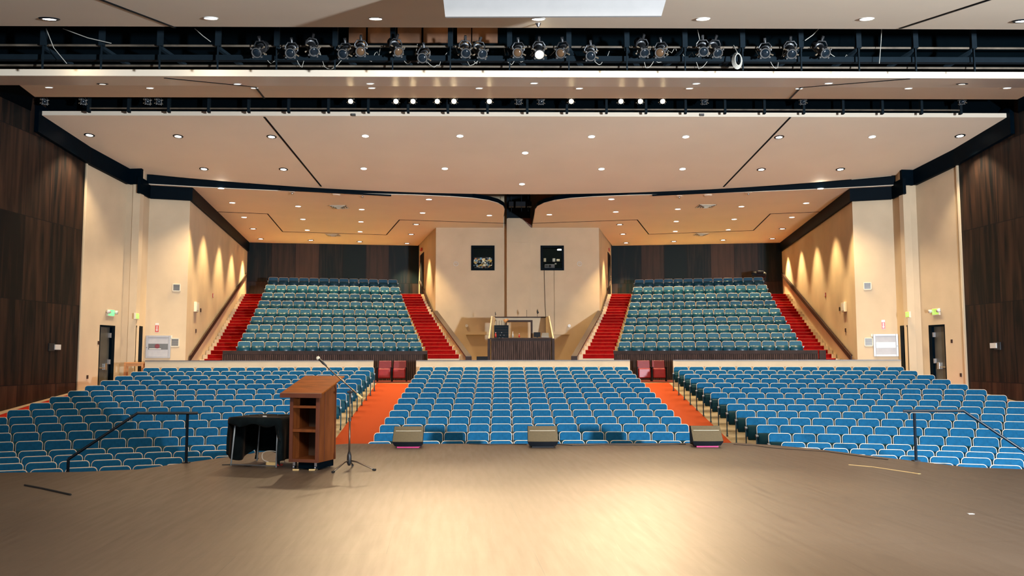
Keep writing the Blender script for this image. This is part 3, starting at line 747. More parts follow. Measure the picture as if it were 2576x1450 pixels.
    q = MB(); q.box((s*2.10-.12, 33.98, .75), (s*2.10+.12, 34.07, 1.72)); q.build('end_plate', M['ribcap'], root)
kill(protoA); kill(protoB)

# ------------------------------------------------------------------ maroon seats in the aisles
for s, x0, nm in ((-1, 966, 'left'), (1, 1622, 'right')):
    for k in range(2):
        c0 = atY(x0+k*37.5, 930, 32.8); x = c0.x
        t = empty('folding_chair', (x, 33.0, .753), label='%s of two maroon folding chairs standing behind the %s aisle' % (('left', 'right')[k], nm), cat='seat', group='maroon seats in the cross aisle')
        q = MB(); q.hexa([Vector(v) for v in ((-.25, .0, .30), (.25, .0, .30), (.25, .06, .30), (-.25, .06, .30), (-.24, .10, .80), (.24, .10, .80), (.24, .16, .80), (-.24, .16, .80))]); q.build('backrest', M['maroon'], t, bevel=.02)
        q = MB(); q.box((-.235, -.17, .12), (.235, -.05, .50)); q.build('seat', M['maroonseat'], t, bevel=.04)
        for sx in (-.275, .275):
            q = MB(); q.box((sx-.018, -.14, 0), (sx+.018, .10, .52)); q.build('leg', M['black'], t, bevel=.005)
            q = MB(); q.box((sx-.025, -.26, .52), (sx+.025, .08, .55)); q.build('armrest', M['black'], t, bevel=.005)

# ------------------------------------------------------------------ control desk and its enclosure
root = empty('control_booth', (0, 35, 0), label='ribbed dark sound desk enclosure with cream rear partition in front of the column', cat='sound booth')
q = MB(); q.box((-1.22, -.3, .745), (1.22, -.18, 2.42)); q.build('front_panel', M['ribcap'], root)
q = MB()
for i in range(30): x = -1.20+i*.0815; q.box((x, -.345, .76), (x+.055, -.30, 2.34))
q.build('ribs', M['rib'], root)
q = MB()
for sx in (-1, 1): q.box((sx*1.31-.05, -.33, .745), (sx*1.31+.05, .9, 2.44))
q.build('corner_post', M['ribcap'], root)
q = MB(); q.box((-1.26, -.34, 2.425), (1.26, -.14, 2.47)); q.build('ledge', M['ribcap'], root)
q = MB()
for a_, b_, c_, d2 in ((-1.16, -.60, .745, 3.42), (.53, 1.24, .745, 3.42), (-.60, .53, 3.32, 3.42)): q.box((a_, 2.5, c_), (b_, 2.6, d2))
q.build('partition', M['cream2'], root)
q = MB(); q.box((-1.18, 2.44, 3.425), (1.26, 2.66, 3.47)); q.build('partition_cap', M['brownrail'], root)
q = MB()
for x0, x1, z0, z1 in ((-.64, -.56, 1.0, 3.32), (.49, .57, 1.0, 3.32), (-.56, .49, 3.24, 3.32)): q.box((x0, 2.46, z0), (x1, 2.64, z1))
q.build('opening_frame', M['brownrail'], root)
q = MB()
for sx, xf, xb in ((-1, 1.33, 1.12), (1, 1.35, 1.20)):
    v = [Vector((sx*xf, -.1, 2.45)), Vector((sx*xb, 2.49, 2.45)), Vector((sx*xb, 2.49, 3.44)), Vector((sx*(xf-.10), 1.2, 3.44))]; t_ = Vector((sx*-.05, 0, 0))
    q.hexa([v[0], v[1], v[1]+t_, v[0]+t_, v[3], v[2], v[2]+t_, v[3]+t_])
q.build('side_panel', M['cream2'], root)
# gear on the desk
def box_thing(name, a, b, mt, label, cat, bevel=.01, group=None):
    q = MB(); q.box(a, b); o = q.build(name, mt, bevel=bevel); return tag(o, label, cat, group)
t = empty('equipment_rack', (-.80, 35.5, 2.30), label='dark blue-black equipment rack on the left of the sound desk', cat='rack')
q = MB(); q.box((-.30, 0, .10), (.30, .4, .72)); q.build('case', M['steel'], t, bevel=.01)
q = MB()
for i in range(5): q.box((-.26, -.012, .16+i*.11), (.26, 0, .22+i*.11))
q.build('unit_faces', M['black'], t)
q = MB()
for i in range(5): q.box((-.1+.05*i, -.02, .18+(i % 3)*.11), (-.08+.05*i, -.012, .20+(i % 3)*.11))
q.build('buttons', M['alum'], t)
t = empty('desk_lamp', (-.62, 35.4, 2.9), label='small orange desk lamp on top of the equipment rack', cat='lamp')
q = MB(); q.tube([(0, 0, .12), (0, 0, .30), (.10, 0, .36)], .012, 6); q.build('arm', M['rust'], t)
q = MB(); q.tube([(-.06, 0, .26), (.06, 0, .34), (.12, 0, .34)], [.09, .05, .02], 12); q.build('shade', M['oak'], t, smooth=True)
for i, (px, h_, mt, lb) in enumerate(((1247, .20, 'red', 'short orange-topped bottle at the left end of the sound desk'), (1306, .14, 'red', 'small red and white jar in the middle of the sound desk'), (1290, .22, 'palecord', 'pale bottle standing left of the jar on the sound desk'))):
    p = atY(px, 845, 35.3); t = empty('bottle', (p.x, 35.2, 2.50), label=lb, cat='bottle')
    q = MB(); q.tube([(0, 0, 0), (0, 0, h_*.6), (0, 0, h_*.75), (0, 0, h_)], [.035, .035, .014, .014], 12); q.build('body', M[mt], t, smooth=True)
    q = MB(); q.cyl((0, 0, h_), (0, 0, h_+.02), .017, 10); q.build('cap', M['white'], t)
t = empty('monitor_screen', (.72, 35.4, 2.5), label='small dark computer screen at the right of the sound desk', cat='screen')
q = MB(); q.box((-.18, 0, .02), (.10, .03, .22)); q.build('panel', M['black'], t, bevel=.005); q = MB(); q.box((-.06, .0, 0), (.0, .1, .03)); q.build('stand', M['black'], t)
t = empty('laptop', (1.02, 35.3, 2.5), label='grey laptop leaning open at the right end of the sound desk', cat='laptop')
q = MB(); q.hexa([Vector(v) for v in ((-.17, .1, 0), (.15, .1, 0), (.15, .12, 0), (-.17, .12, 0), (-.12, .2, .20), (.15, .2, .20), (.15, .22, .20), (-.12, .22, .20))]); q.build('lid', M['fixring'], t)
q = MB(); q.box((-.17, -.1, 0), (.15, .1, .02)); q.build('base', M['fixring'], t)
p = atY(1350, 810, 37.5)
for px, h_, lb in ((1246, .22, 'thin dark microphone post on the left end of the partition top'), (1325, .30, 'very thin rod standing on the middle of the partition top'), (1352, .36, 'dark curled plant-like ornament on the partition top')):
    p = atY(px, 797, 37.53); t = empty('ornament', (p.x, 37.55, 3.47), label=lb, cat='ornament')
    q = MB(); q.cyl((0, 0, 0), (0, 0, h_), .008, 6)
    if px != 1325: q.tube([(0, 0, h_*.35), (.02, 0, h_*.5), (0, 0, h_*.7), (0, 0, h_)], [.012, .05 if px == 1352 else .02, .035 if px == 1352 else .015, .01], 8)
    q.build('stem', M['cord'], t, smooth=True)
q = MB()
for k in range(6): x = -1.0+k*.11; q.tube([(x, 37.40, 3.30), (x+.01*math.sin(k), 37.40, 3.0), (x, 37.40, 2.75-.05*(k % 2))], .006, 5)
tag(q.build('hanging_cables', M['cord']), 'bunch of thin cables hanging behind the equipment rack', 'cables', kind='stuff')
box_thing('storage_box', (-1.80, 34.6, .745), (-1.36, 35.0, 1.72), M['black'], 'low black cases stacked left of the sound desk', 'case')
# soffits beside the desk
for s, nm in ((-1, 'left'), (1, 'right')):
    q = MB(); q.box((min(s*.86, s*2.55), 41.62, 2.80), (max(s*.86, s*2.55), 41.99, 2.95)); struct(q.build('trim_%d' % (11 if s < 0 else 12), M['cream']))

# booth windows, with rooms behind
for s, x0, nm in ((-1, -2.24, 'left'), (1, 1.20, 'right')):
    x1 = x0+1.04; z0, z1 = 6.05, 7.17
    q = MB()
    for a_, b_, c_, d2 in ((x0-.06, x0+.05, z0-.06, z1+.06), (x1-.05, x1+.06, z0-.06, z1+.06), (x0+.05, x1-.05, z0-.06, z0+.05), (x0+.05, x1-.05, z1-.05, z1+.06)): q.box((a_, 41.96, c_), (b_, 42.24, d2))
    w_ = struct(q.build('window_%d' % (1 if s < 0 else 2), M['navy']))
    m_, t_, b_ = newmat('booth_glass_%s' % nm); b_.inputs['Transmission Weight'].default_value = 1; b_.inputs['Roughness'].default_value = 0; b_.inputs['IOR'].default_value = 1.02
    b_.inputs['Base Color'].default_value = (.9, .95, .95, 1)
    q = MB(); q.box((x0+.05, 42.08, z0+.05), (x1-.05, 42.09, z1-.05)); q.build('pane', m_, w_)
    q = MB()  # room shell
    X0, X1, Y0, Y1, Z0, Z1 = x0-.6, x1+.6, 42.26, 45, 5.4, 7.8
    for a_, b2 in (((X0-.1, Y0, Z0), (X0, Y1, Z1)), ((X1, Y0, Z0), (X1+.1, Y1, Z1)), ((X0, Y1, Z0), (X1, Y1+.1, Z1)), ((X0, Y0, Z0-.1), (X1, Y1, Z0)), ((X0, Y0, Z1), (X1, Y1, Z1+.1))): q.box(a_, b2)
    struct(q.build('wall_booth_room_%s' % nm, M['darkgreen']))
lamp('POINT', 'booth_lamp', (2.3, 42.7, 7.5), 26, (1, .95, .8), shadow_soft_size=.02)
q = MB(); q.cyl((2.16, 43.2, 7.16), (2.16, 43.2, 7.20), .11, 20); tag(q.build('ceiling_lamp', M['lampglow']), 'bright round lamp inside the right booth window', 'lamp')
lamp('POINT', 'booth_lamp', (-1.7, 42.7, 7.5), 26, (1, .95, .85), shadow_soft_size=.02)
# pinned pictures in the left window
t = empty('pin_board', (-1.72, 43.3, 6.0), label='board covered with small photographs seen in the left booth window', cat='pin board')
q = MB(); q.box((-.52, .03, -.1), (.48, .05, .82)); q.build('board', M['black'], t)
pc = [mat('photo_%d' % i, c_, .5) for i, c_ in enumerate(((.6, .5, .38), (.35, .16, .08), (.75, .7, .62), (.1, .2, .3), (.55, .35, .1), (.05, .05, .06)))]
for i in range(6):
    q = MB()
    for k in range(24):
        x, z = -.46+.88*random.random(), -0+.76*random.random(); w2, h2 = .03+.03*random.random(), .03+.03*random.random()
        q.box((x-w2, .012-.002*i, z-h2), (x+w2, .03, z+h2))
    tag(q.build('pictures', pc[i], t), kind='stuff')
t = empty('projector', (1.63, 42.55, 6.11), label='white video projector behind the right booth window', cat='projector')
q = MB(); q.box((-.26, 0, .06), (.24, .35, .25)); q.build('body', M['greywhite'], t, bevel=.02)
q = MB(); q.cyl((.0, -.03, .155), (.0, .01, .155), .06, 20); q.build('lens', M['lens'], t)
q = MB(); q.box((-.22, -.012, .10), (-.10, 0, .21)); q.build('vent_grille', M['fixring'], t)
q = MB(); q.box((-.40, -.05, .0), (.70, .4, .05)); q.build('shelf', M['darkgreen'], t)
for i, (x, z, w2, h2, mt, lb) in enumerate(((1.40, 6.42, .06, .10, 'offwhite', 'small cream box above the projector'), (1.86, 6.42, .07, .09, 'white', 'small white box right of the projector'), (2.08, 6.42, .08, .06, 'offwhite', 'pale box at the right of the booth window'), (1.95, 6.24, .05, .04, 'offwhite', 'tiny pale cup below the white box'))):
    box_thing('small_box', (x-w2, 43.0, z-h2+.20), (x+w2, 43.1, z+h2+.20), M[mt], lb+' inside the right booth window', 'box', group='boxes in the booth window')
q = MB(); q.box((1.3, 42.95, 6.50), (2.25, 43.2, 6.53)); tag(q.build('wall_shelf', M['black']), 'black shelf inside the right booth window', 'shelf')
# cables hanging from the window
q = MB(); pp = [atY(x, y, 41.94) for x, y in ((1369, 681), (1370, 720), (1371, 760), (1373, 797))]; q.tube(pp, .012, 6); tag(q.build('hanging_cable', M['cord']), 'thick dark cable hanging from the right booth window to the desk', 'cable')
q = MB(); pp = [atY(x, y, 41.94) for x, y in ((1394, 681), (1395, 760), (1395, 838))]; q.tube(pp, .006, 5); tag(q.build('hanging_cable', M['rust']), 'very thin cord hanging on the wall right of the thick cable', 'cable')
def on_wall(px, py, A, B, off=.0): return onW(px, py, A, B)
for px, py, lb in ((1147, 664, 'left'), (1458, 664, 'right')):
    p = atY(px, py, 41.97); t = empty('wall_speaker', p, label='round white ring fitting on the booth wall, %s of the windows' % lb, cat='wall fitting', group='round fittings on the booth wall')
    q = MB(); q.tube([(.11*math.cos(a), 0, .11*math.sin(a)) for a in [2*PI*k/20 for k in range(20)]], .012, 6, closed=True); q.build('ring', M['white'], t)
    q = MB(); q.tube([(.05*math.cos(a), 0, .05*math.sin(a)) for a in [PI*k/10 for k in range(-1, 10)]], .012, 6); q.build('hook', M['white'], t)
for px, py, lb in ((1174, 820, 'left'), (1432, 820, 'right')):
    p = atY(px, py, 41.97); q = MB(); q.cyl((p.x, 41.94, p.z), (p.x, 41.99, p.z), .075, 20); tag(q.build('wall_speaker', M['white']), 'small round cream fitting low on the booth wall, %s side' % lb, 'wall fitting')

# doors in the booth side walls
for s, nm in ((-1, 'left'), (1, 'right')):
    d_ = Vector((BB[0]-BF[0], BB[1]-BF[1])).normalized(); a = Vector(BF)+d_*5.1; b = Vector(BF)+d_*6.9
    q = MB(); q.wallbox((s*(a.x+.02), a.y), (s*(b.x+.02), b.y), 4.9, 7.55, t=.06, side=-1 if s < 0 else 1)
    struct(q.build('door_%d' % (5 if s < 0 else 6), M['black']))
    q = MB(); p = Vector(BF)+d_*5.7; q.wallbox((s*(p.x+.03), p.y), (s*(p.x+.15), p.y+.6), 7.72, 7.86, t=.06); tag(q.build('exit_sign', M['red']), 'small faint red sign above the dark door of the %s inner stairs' % nm, 'sign')

# ------------------------------------------------------------------ side doors, signs, cabinets
def local(A, B):
    d = Vector((B[0]-A[0], B[1]-A[1])); return math.atan2(d.y, d.x)
for s, nm in ((-1, 'left'), (1, 'right')):
    S = lambda p: (s*p[0], p[1]); out = 1 if s < 0 else -1
    A, B = S(P1), S(P2)
    dr = struct(empty('door_%d' % (1 if s < 0 else 2), (A[0], A[1], 0), local(A, B))); x0, x1, z0, z1 = hole1
    q = MB()
    for a_, b_, c_, d2 in ((x0, x0+.05, z0, z1), (x1-.16, x1, z0, z1), (x0+.05, x1-.16, z1-.06, z1)): q.box((a_, min(0, out*.22), c_), (b_, max(0, out*.22), d2))
    q.build('door_frame', M['navy'], dr)
    q = MB(); q.box((x0+.05, min(out*.10, out*.15), z0), (x1-.16, max(out*.10, out*.15), z1-.06)); lf = q.build('door_leaf', M['doorgrey'], dr)
    q = MB()
    for zz in (z1-.42, z0+1.15, z0+.25): q.box((x1-.22, min(out*.02, out*.1), zz), (x1-.10, max(out*.02, out*.1), zz+.16))
    q.build('hinge', M['alum'], dr)
    q = MB(); zz = z0+1.02; q.box((x0+.1, min(out*.05, out*.1), zz-.02), (x1-.3, max(out*.05, out*.1), zz+.02)); q.box((x1-.42, min(out*.04, out*.1), zz-.07), (x1-.30, max(out*.04, out*.1), zz+.16)); q.build('panic_bar', M['chrome'], lf, bevel=.01)
    # backing so the opening is never see-through
    q = MB(); q.box((x0-.1, min(out*.24, out*.30), z0), (x1+.1, max(out*.24, out*.30), z1+.1)); q.build('backing', M['black'], dr)
    # second door
    A, B = S(P3), S(P4); x0, x1, z0, z1 = hole2
    dr = struct(empty('door_%d' % (3 if s < 0 else 4), (A[0], A[1], 0), local(A, B)))
    q = MB()
    for a_, b_, c_, d2 in ((x0, x0+.02, z0, z1), (x1-.30, x1, z0, z1), (x0+.05, x1-.30, z1-.06, z1)): q.box((a_, min(-out*.02, out*.22), c_), (b_, max(-out*.02, out*.22), d2))
    q.build('door_frame', M['navy'], dr)
    q = MB(); q.box((x0+.05, min(out*.15, out*.2), z0), (x1-.30, max(out*.15, out*.2), z1-.06)); q.build('door_leaf', M['roomglow'] if s > 0 else M['offwhite'], dr)  # right leaf glows, standing in for the bright room behind it
    q = MB(); q.box((x0+.07, min(0, out*.14), z0+1.0), (x0+.13, max(0, out*.14), z0+1.1)); q.build('door_handle', M['chrome'], dr)
# exit signs
def exit_sign(px, py, A, B, w_, h_, glow, lab, lamps, s):
    p = onW(px, py, A, B); ang = local(A, B); out = 1 if s < 0 else -1
    t = empty('exit_sign', p, ang, lab, 'exit sign')
    q = MB(); q.box((-w_/2, min(-out*.01, -out*.08), -h_/2), (w_/2, max(-out*.01, -out*.08), h_/2)); q.build('housing', M['offwhite'], t, bevel=.008)
    q = MB(); q.box((-w_/2+.02, min(-out*.08, -out*.086), -h_/2+.03), (w_/2-.02, max(-out*.08, -out*.086), h_/2-.02)); q.build('face', glow, t)
    # EXIT lettering, in strokes
    L_ = {'E': [(0, 0, .2, 1), (.2, 0, 1, .18), (.2, .41, .8, .59), (.2, .82, 1, 1)], 'I': [(.35, 0, .65, 1)], 'T': [(.38, 0, .62, .82), (0, .82, 1, 1)]}
    q = MB(); lh = h_*.55; lw = w_*.15; x = -w_*.36; yy = -out*.088; flip = 1 if out > 0 else -1
    word = 'EXIT'
    for ch in word:
        for r_ in L_.get(ch, []):
            a_, b_ = x+r_[0]*lw, x+r_[2]*lw; q.box((min(flip*a_, flip*b_), min(yy, yy-out*.003), -lh/2+r_[1]*lh), (max(flip*a_, flip*b_), max(yy, yy-out*.003), -lh/2+r_[3]*lh))
        if ch == 'X':
            for d_ in (0, 1):
                xa, xb = (x, x+lw*.72) if d_ == 0 else (x+lw*.72, x)
                v = [Vector((flip*xa, yy, -lh/2)), Vector((flip*(xa+lw*.28), yy, -lh/2)), Vector((flip*(xb+lw*.28), yy, lh/2)), Vector((flip*xb, yy, lh/2))]; o_ = Vector((0, -out*.003, 0))
                q.hexa([v[0], v[1], v[1]+o_, v[0]+o_, v[3], v[2], v[2]+o_, v[3]+o_])
        x += lw*(1.35 if ch != 'I' else 1.2)
    q.build('lettering', M['white'], t)
    if lamps:
        for sx in (-1, 1):
            q = MB(); q.cyl((sx*(w_/2+.02), -out*.06, h_*.15), (sx*(w_/2+.05), -out*.16, h_*.10), .055, 14, .065); q.build('emergency_lamp', M['white'], t, smooth=True)
exit_sign(275, 788, (-14.55, 28), (-14.16, 30.2), .36, .24, M['exitglow'], 'lit green exit sign with twin lamps above the left door', True, -1)
exit_sign(2358, 785, (14.55, 28), (14.16, 30.2), .36, .24, M['exitglow2'], 'pale green exit sign with twin lamps above the right door', True, 1)
exit_sign(340, 796, (-13.66, 30.15), (-13.74, 31.15), .34, .22, M['exitglow2'], 'green exit sign over the narrow recessed left door', False, -1)
exit_sign(2288, 792, (13.66, 30.15), (13.74, 31.15), .34, .22, M['exitglow2'], 'green exit sign over the narrow recessed right door', False, 1)

def plaque(px, py, A, B, w_, h_, mt, name, label, cat, s, dep=.03, group=None, frame=None, inner=None):
    p = onW(px, py, A, B); out = 1 if s < 0 else -1; t = empty(name, p, local(A, B), label, cat, group)
    q = MB(); q.box((-w_/2, min(-out*.002, -out*dep), -h_/2), (w_/2, max(-out*.002, -out*dep), h_/2)); q.build('plate', mt, t, bevel=.004)
    if inner:
        q = MB(); q.box((-w_/2*.72, min(-out*dep, -out*(dep+.008)), -h_/2*.72), (w_/2*.72, max(-out*dep, -out*(dep+.008)), h_/2*.72)); q.build('inset', inner, t)
    return t
def grille(px, py, A, B, w_, h_, label, s, group=None):
    p = onW(px, py, A, B); out = 1 if s < 0 else -1; t = empty('wall_vent', p, local(A, B), label, 'vent', group)
    q = MB()
    for a_, b_, c_, d2 in ((-w_/2, -w_/2+.03, -h_/2, h_/2), (w_/2-.03, w_/2, -h_/2, h_/2), (-w_/2, w_/2, -h_/2, -h_/2+.03), (-w_/2, w_/2, h_/2-.03, h_/2)): q.box((a_, min(-out*.002, -out*.03), c_), (b_, max(-out*.002, -out*.03), d2))
    q.build('frame', M['offwhite'], t)
    q = MB(); n = 8
    for i in range(n): zz = -h_/2+.03+(h_-.06)*(i+.5)/n; q.box((-w_/2+.03, min(-out*.004, -out*.02), zz-.012), (w_/2-.03, max(-out*.004, -out*.02), zz+.012))
    q.build('louvre', M['fixring'], t)
def hose_cabinet(px, py, A, B, s, bright, label):
    p = onW(px, py, A, B); out = 1 if s < 0 else -1; t = empty('fire_hose_cabinet', p, local(A, B), label, 'cabinet'); w_, h_ = .84, .82
    y = lambda d_: -out*d_
    def bx(q, x0, x1, d0, d1, z0, z1): q.box((x0, min(y(d0), y(d1)), z0), (x1, max(y(d0), y(d1)), z1))
    q = MB(); bx(q, -w_/2, w_/2, .002, .04, -h_/2, h_/2); q.build('body', M['greywhite'], t, bevel=.006)
    q = MB()
    for a_, b_, c_, d2 in ((-w_/2, -w_/2+.07, -h_/2, h_/2), (w_/2-.07, w_/2, -h_/2, h_/2), (-w_/2+.07, w_/2-.07, -h_/2, -h_/2+.07), (-w_/2+.07, w_/2-.07, h_/2-.07, h_/2)): bx(q, a_, b_, .04, .06, c_, d2)
    d_ = q.build('door', M['alum'], t, bevel=.004)
    q = MB(); bx(q, -w_/2+.09, w_/2-.09, .041, .046, -.10, .11); q.build('window', M['white'] if bright else M['fixring'], d_)
    q = MB(); bx(q, -w_/2+.12, .10, .047, .052, -.09, -.06); q.build('hose_tray', M['white'], d_)
    q = MB(); q.cyl((-.03, y(.045), .02), (-.03, y(.06), .02), .085, 18); q.build('hose_reel', M['maroon'] if not bright else M['alum'], d_)
    q = MB(); q.cyl((-w_/2+.035, y(.06), -.03), (-w_/2+.035, y(.08), -.03), .012, 10); q.build('latch', M['black'], d_)
def arrow_sign(px, py, A, B, s, label):
    p = onW(px, py, A, B); out = 1 if s < 0 else -1; t = empty('arrow_sign', p, local(A, B), label, 'sign')
    y0_, y1_ = sorted((-out*.002, -out*.008)); q = MB(); q.box((-.06, y0_, -.17), (.06, y1_, .17)); q.build('board', M['white'], t)
    y0_, y1_ = sorted((-out*.008, -out*.011)); q = MB(); q.box((-.058, y0_, -.16), (.058, y1_, .09)); q.build('red_field', M['red'], t)
    yy = -out*.012; q = MB(); q.box((-.015, min(yy, yy-out*.002), -.07), (.015, max(yy, yy-out*.002), .07))
    v = [Vector((-.04, yy, -.07)), Vector((.04, yy, -.07)), Vector((0, yy, -.14))]
    f_ = [q.b.verts.new(x) for x in v]; g_ = [q.b.verts.new(x+Vector((0, -out*.002, 0))) for x in v]
    q.b.faces.new(f_); q.b.faces.new(g_[::-1])
    for i in range(3): q.b.faces.new((f_[i], f_[(i+1) % 3], g_[(i+1) % 3], g_[i]))
    q.build('arrow', M['white'], t)
for s, nm, pts in ((-1, 'left', dict(vent=(444, 724), cab=(398, 873), grl=(440, 862), arr=(395, 825), pl=(431, 848))), (1, 'right', dict(vent=(2182, 720), cab=(2228, 869), grl=(2185, 861), arr=(2222, 817), pl=(2193, 844)))):
    A, B = (s*P4[0], P4[1]), (s*P5[0], P5[1])
    grille(*pts['vent'], A, B, .28, .28, 'small square vent high on the %s cream front wall' % nm, s, 'vents on the front walls')
    grille(*pts['grl'], A, B, .30, .32, 'square grille beside the %s hose cabinet' % nm, s, 'vents on the front walls')
    hose_cabinet(*pts['cab'], A, B, s, s > 0, '%s glazed fire hose cabinet on the %s front wall' % ('dull metal' if s < 0 else 'bright white', nm))
    arrow_sign(*pts['arr'], A, B, s, 'red and white arrow sign above the %s hose cabinet' % nm)
    plaque(*pts['pl'], A, B, .07, .10, M['offwhite'], 'wall_switch', 'small cream switch just above the %s grille' % nm, 'switch', s)
    A, B = (s*P5[0], P5[1]), (s*P6[0], P6[1])
    for nme, a_, lab, w_, h_, mt, inn in (('wall_heater', (491, 773) if s < 0 else (2126, 773), 'cream box on the %s stair wall' % nm, .55, .38, 'offwhite', 'white'), ('fire_alarm', (535, 744) if s < 0 else (2077, 742), 'small red fire alarm on the %s stair wall' % nm, .16, .18, 'red', 'white'),
                                           ('wall_switch', (504, 781) if s < 0 else (2113, 778), 'small dark switch beside the box on the %s stair wall' % nm, .14, .15, 'brownrail', None), ('wall_switch', (492, 833) if s < 0 else (2128, 831), 'small dark switch low on the %s stair wall' % nm, .12, .14, 'brownrail', None)):
        plaque(*a_, A, B, w_, h_, M[mt], nme, lab, 'wall fitting', s, dep=.10 if nme == 'wall_heater' else .03, inner=M[inn] if inn else None)
    A, B = (s*P1[0], P1[1]), (s*P2[0], P2[1])
    plaque(*((247, 863) if s < 0 else (2395, 859)), A, B, .07, .12, M['brownrail'], 'wall_switch', 'small dark switch beside the %s dark door' % nm, 'switch', s)
    plaque(*((219, 949) if s < 0 else (2418, 944)), A, B, .07, .12, M['brownrail'], 'wall_socket', 'small dark socket low on the cream wall near the %s wood wall' % nm, 'socket', s)
    A, B = (s*P2[0], P2[1]), (s*P3[0], P3[1])
    if s < 0: plaque(301, 858, A, B, .09, .10, M['offwhite'], 'wall_switch', 'cream thermostat between the two left doors', 'switch', s)
    A, B = (s*P0[0], P0[1]), (s*P1[0], P1[1])
    t = plaque(*((141, 874) if s < 0 else (2503, 870)), A, B, .30, .16, M['white'], 'wall_box', 'small white box on the %s dark wood wall' % nm, 'wall box', s, dep=.07)
    t = plaque(*((128, 874) if s < 0 else (2511, 871)), A, B, .30, .24, M['fixture'], 'wall_box', 'small grey box beside the white box on the %s dark wood wall' % nm, 'wall box', s, dep=.04)

# wooden table at the left end of the back row
t = empty('side_table', (-13.10, 28.9, zf(-13.10, 28.9)), R(12), 'light oak open table beyond the left end of the back row', 'table')
q = MB(); q.box((-.30, -.22, .84), (.30, .22, .89)); q.build('table_top', M['oak'], t, bevel=.006)
for sx in (-.27, .27):
    for sy in (-.19, .19): q = MB(); q.box((sx-.03, sy-.03, 0), (sx+.03, sy+.03, .839)); q.build('leg', M['oak'], t)
q = MB(); q.box((-.27, -.20, .76), (.27, -.17, .839)); q.box((-.27, .17, .76), (.27, .20, .839)); q.build('apron', M['oak'], t)

# ceiling fittings of the rear ceilings
for s, nm, trk, lits, vents, spk in ((-1, 'left', ((707, 475), (984, 490)), ((735, 483), (912, 491)), ((853, 520), (838, 591)), (846, 489)), (1, 'right', ((1918, 477), (1641, 490)), ((1883, 484), (1709, 493)), ((1776, 518), (1764, 589)), (1781, 490))):
    a_, b_ = atP(*trk[0], *PD), atP(*trk[1], *PD); q = MB(); dz = Vector((0, 0, .03)); q.wallbox(a_, b_, (a_.z-.06, b_.z-.06), (a_.z-.001, b_.z-.001), t=.05)
    tag(q.build('lighting_track', M['navy']), 'long dark track on the %s rear ceiling near its front edge' % nm, 'track')
    for i, l_ in enumerate(lits):
        p = atP(*l_, *PD); t = empty('sprinkler', p, label='small bright ceiling fitting, %s of the two behind the %s track' % (('outer', 'inner')[i], nm), cat='ceiling fitting', group='fittings behind the tracks')
        q = MB(); q.cyl((0, 0, -.001), (0, 0, -.02), .12, 18); q.build('plate', M['ceil'], t); q = MB(); q.cyl((0, 0, -.02), (0, 0, -.10), .03, 12, .05); q.build('bulb_holder', M['chrome'], t, smooth=True)
    for i, v_ in enumerate(vents):
        p = atP(*v_, *PD); t = empty('ceiling_vent', p, label='square ceiling vent, the %s one of the %s rear ceiling' % (('front', 'rear')[i], nm), cat='vent', group='ceiling vents')
        q = MB()
        for k in range(4):
            r_ = .36-.08*k; z_ = -.01-.02*k
            for a2, b2, c2, d2 in ((-r_, -r_+.03, -r_, r_), (r_-.03, r_, -r_, r_), (-r_, r_, -r_, -r_+.03), (-r_, r_, r_-.03, r_)): q.box((a2, c2, z_-.02), (b2, d2, z_))
        q.build('louvre', M['offwhite'], t); q = MB(); q.box((-.34, -.34, -.009), (.34, .34, -.002)); q.build('duct', M['fixring'], t)
    p = atP(*spk, *PD); q = MB(); q.cyl((p.x, p.y, p.z-.001), (p.x, p.y, p.z-.05), .17, 24, .13); tag(q.build('ceiling_speaker', M['ceil'], smooth=False), 'round ceiling speaker behind the %s track' % nm, 'speaker')
for px, nm in ((890, 'left'), (1765, 'right')):
    p = atY(px, 290, 25.28); q = MB(); q.box((p.x-.06, 25.20, p.z-.03), (p.x+.06, 25.285, p.z+.03)); tag(q.build('lip_bracket', M['fixring']), 'tiny bracket on the front lip of the middle ceiling, %s one' % nm, 'bracket')

# ------------------------------------------------------------------ white panel at the very top
p0 = atY(1112, -30, 11.0); p1 = atY(1120, 42, 11.0); p2 = atY(1664, 40, 11.0); p3 = atY(1684, -30, 11.0)
q = MB(); F_ = [p1, p2, p3, p0]; Bk = [v+Vector((0, .04, 0)) for v in F_]
q.hexa([F_[0], F_[1], Bk[1], Bk[0], F_[3], F_[2], Bk[2], Bk[3]])
tag(q.build('projection_screen', M['shoji']), 'white raised screen panel hanging at the top centre over the stage', 'screen')
t = empty('sprinkler', atP(1354, 59, *PA), label='small chrome sprinkler head below the centre light of the front ceiling', cat='sprinkler')
q = MB(); q.cyl((0, 0, 0), (0, 0, -.06), .05, 14, .02); q.build('head', M['chrome'], t)

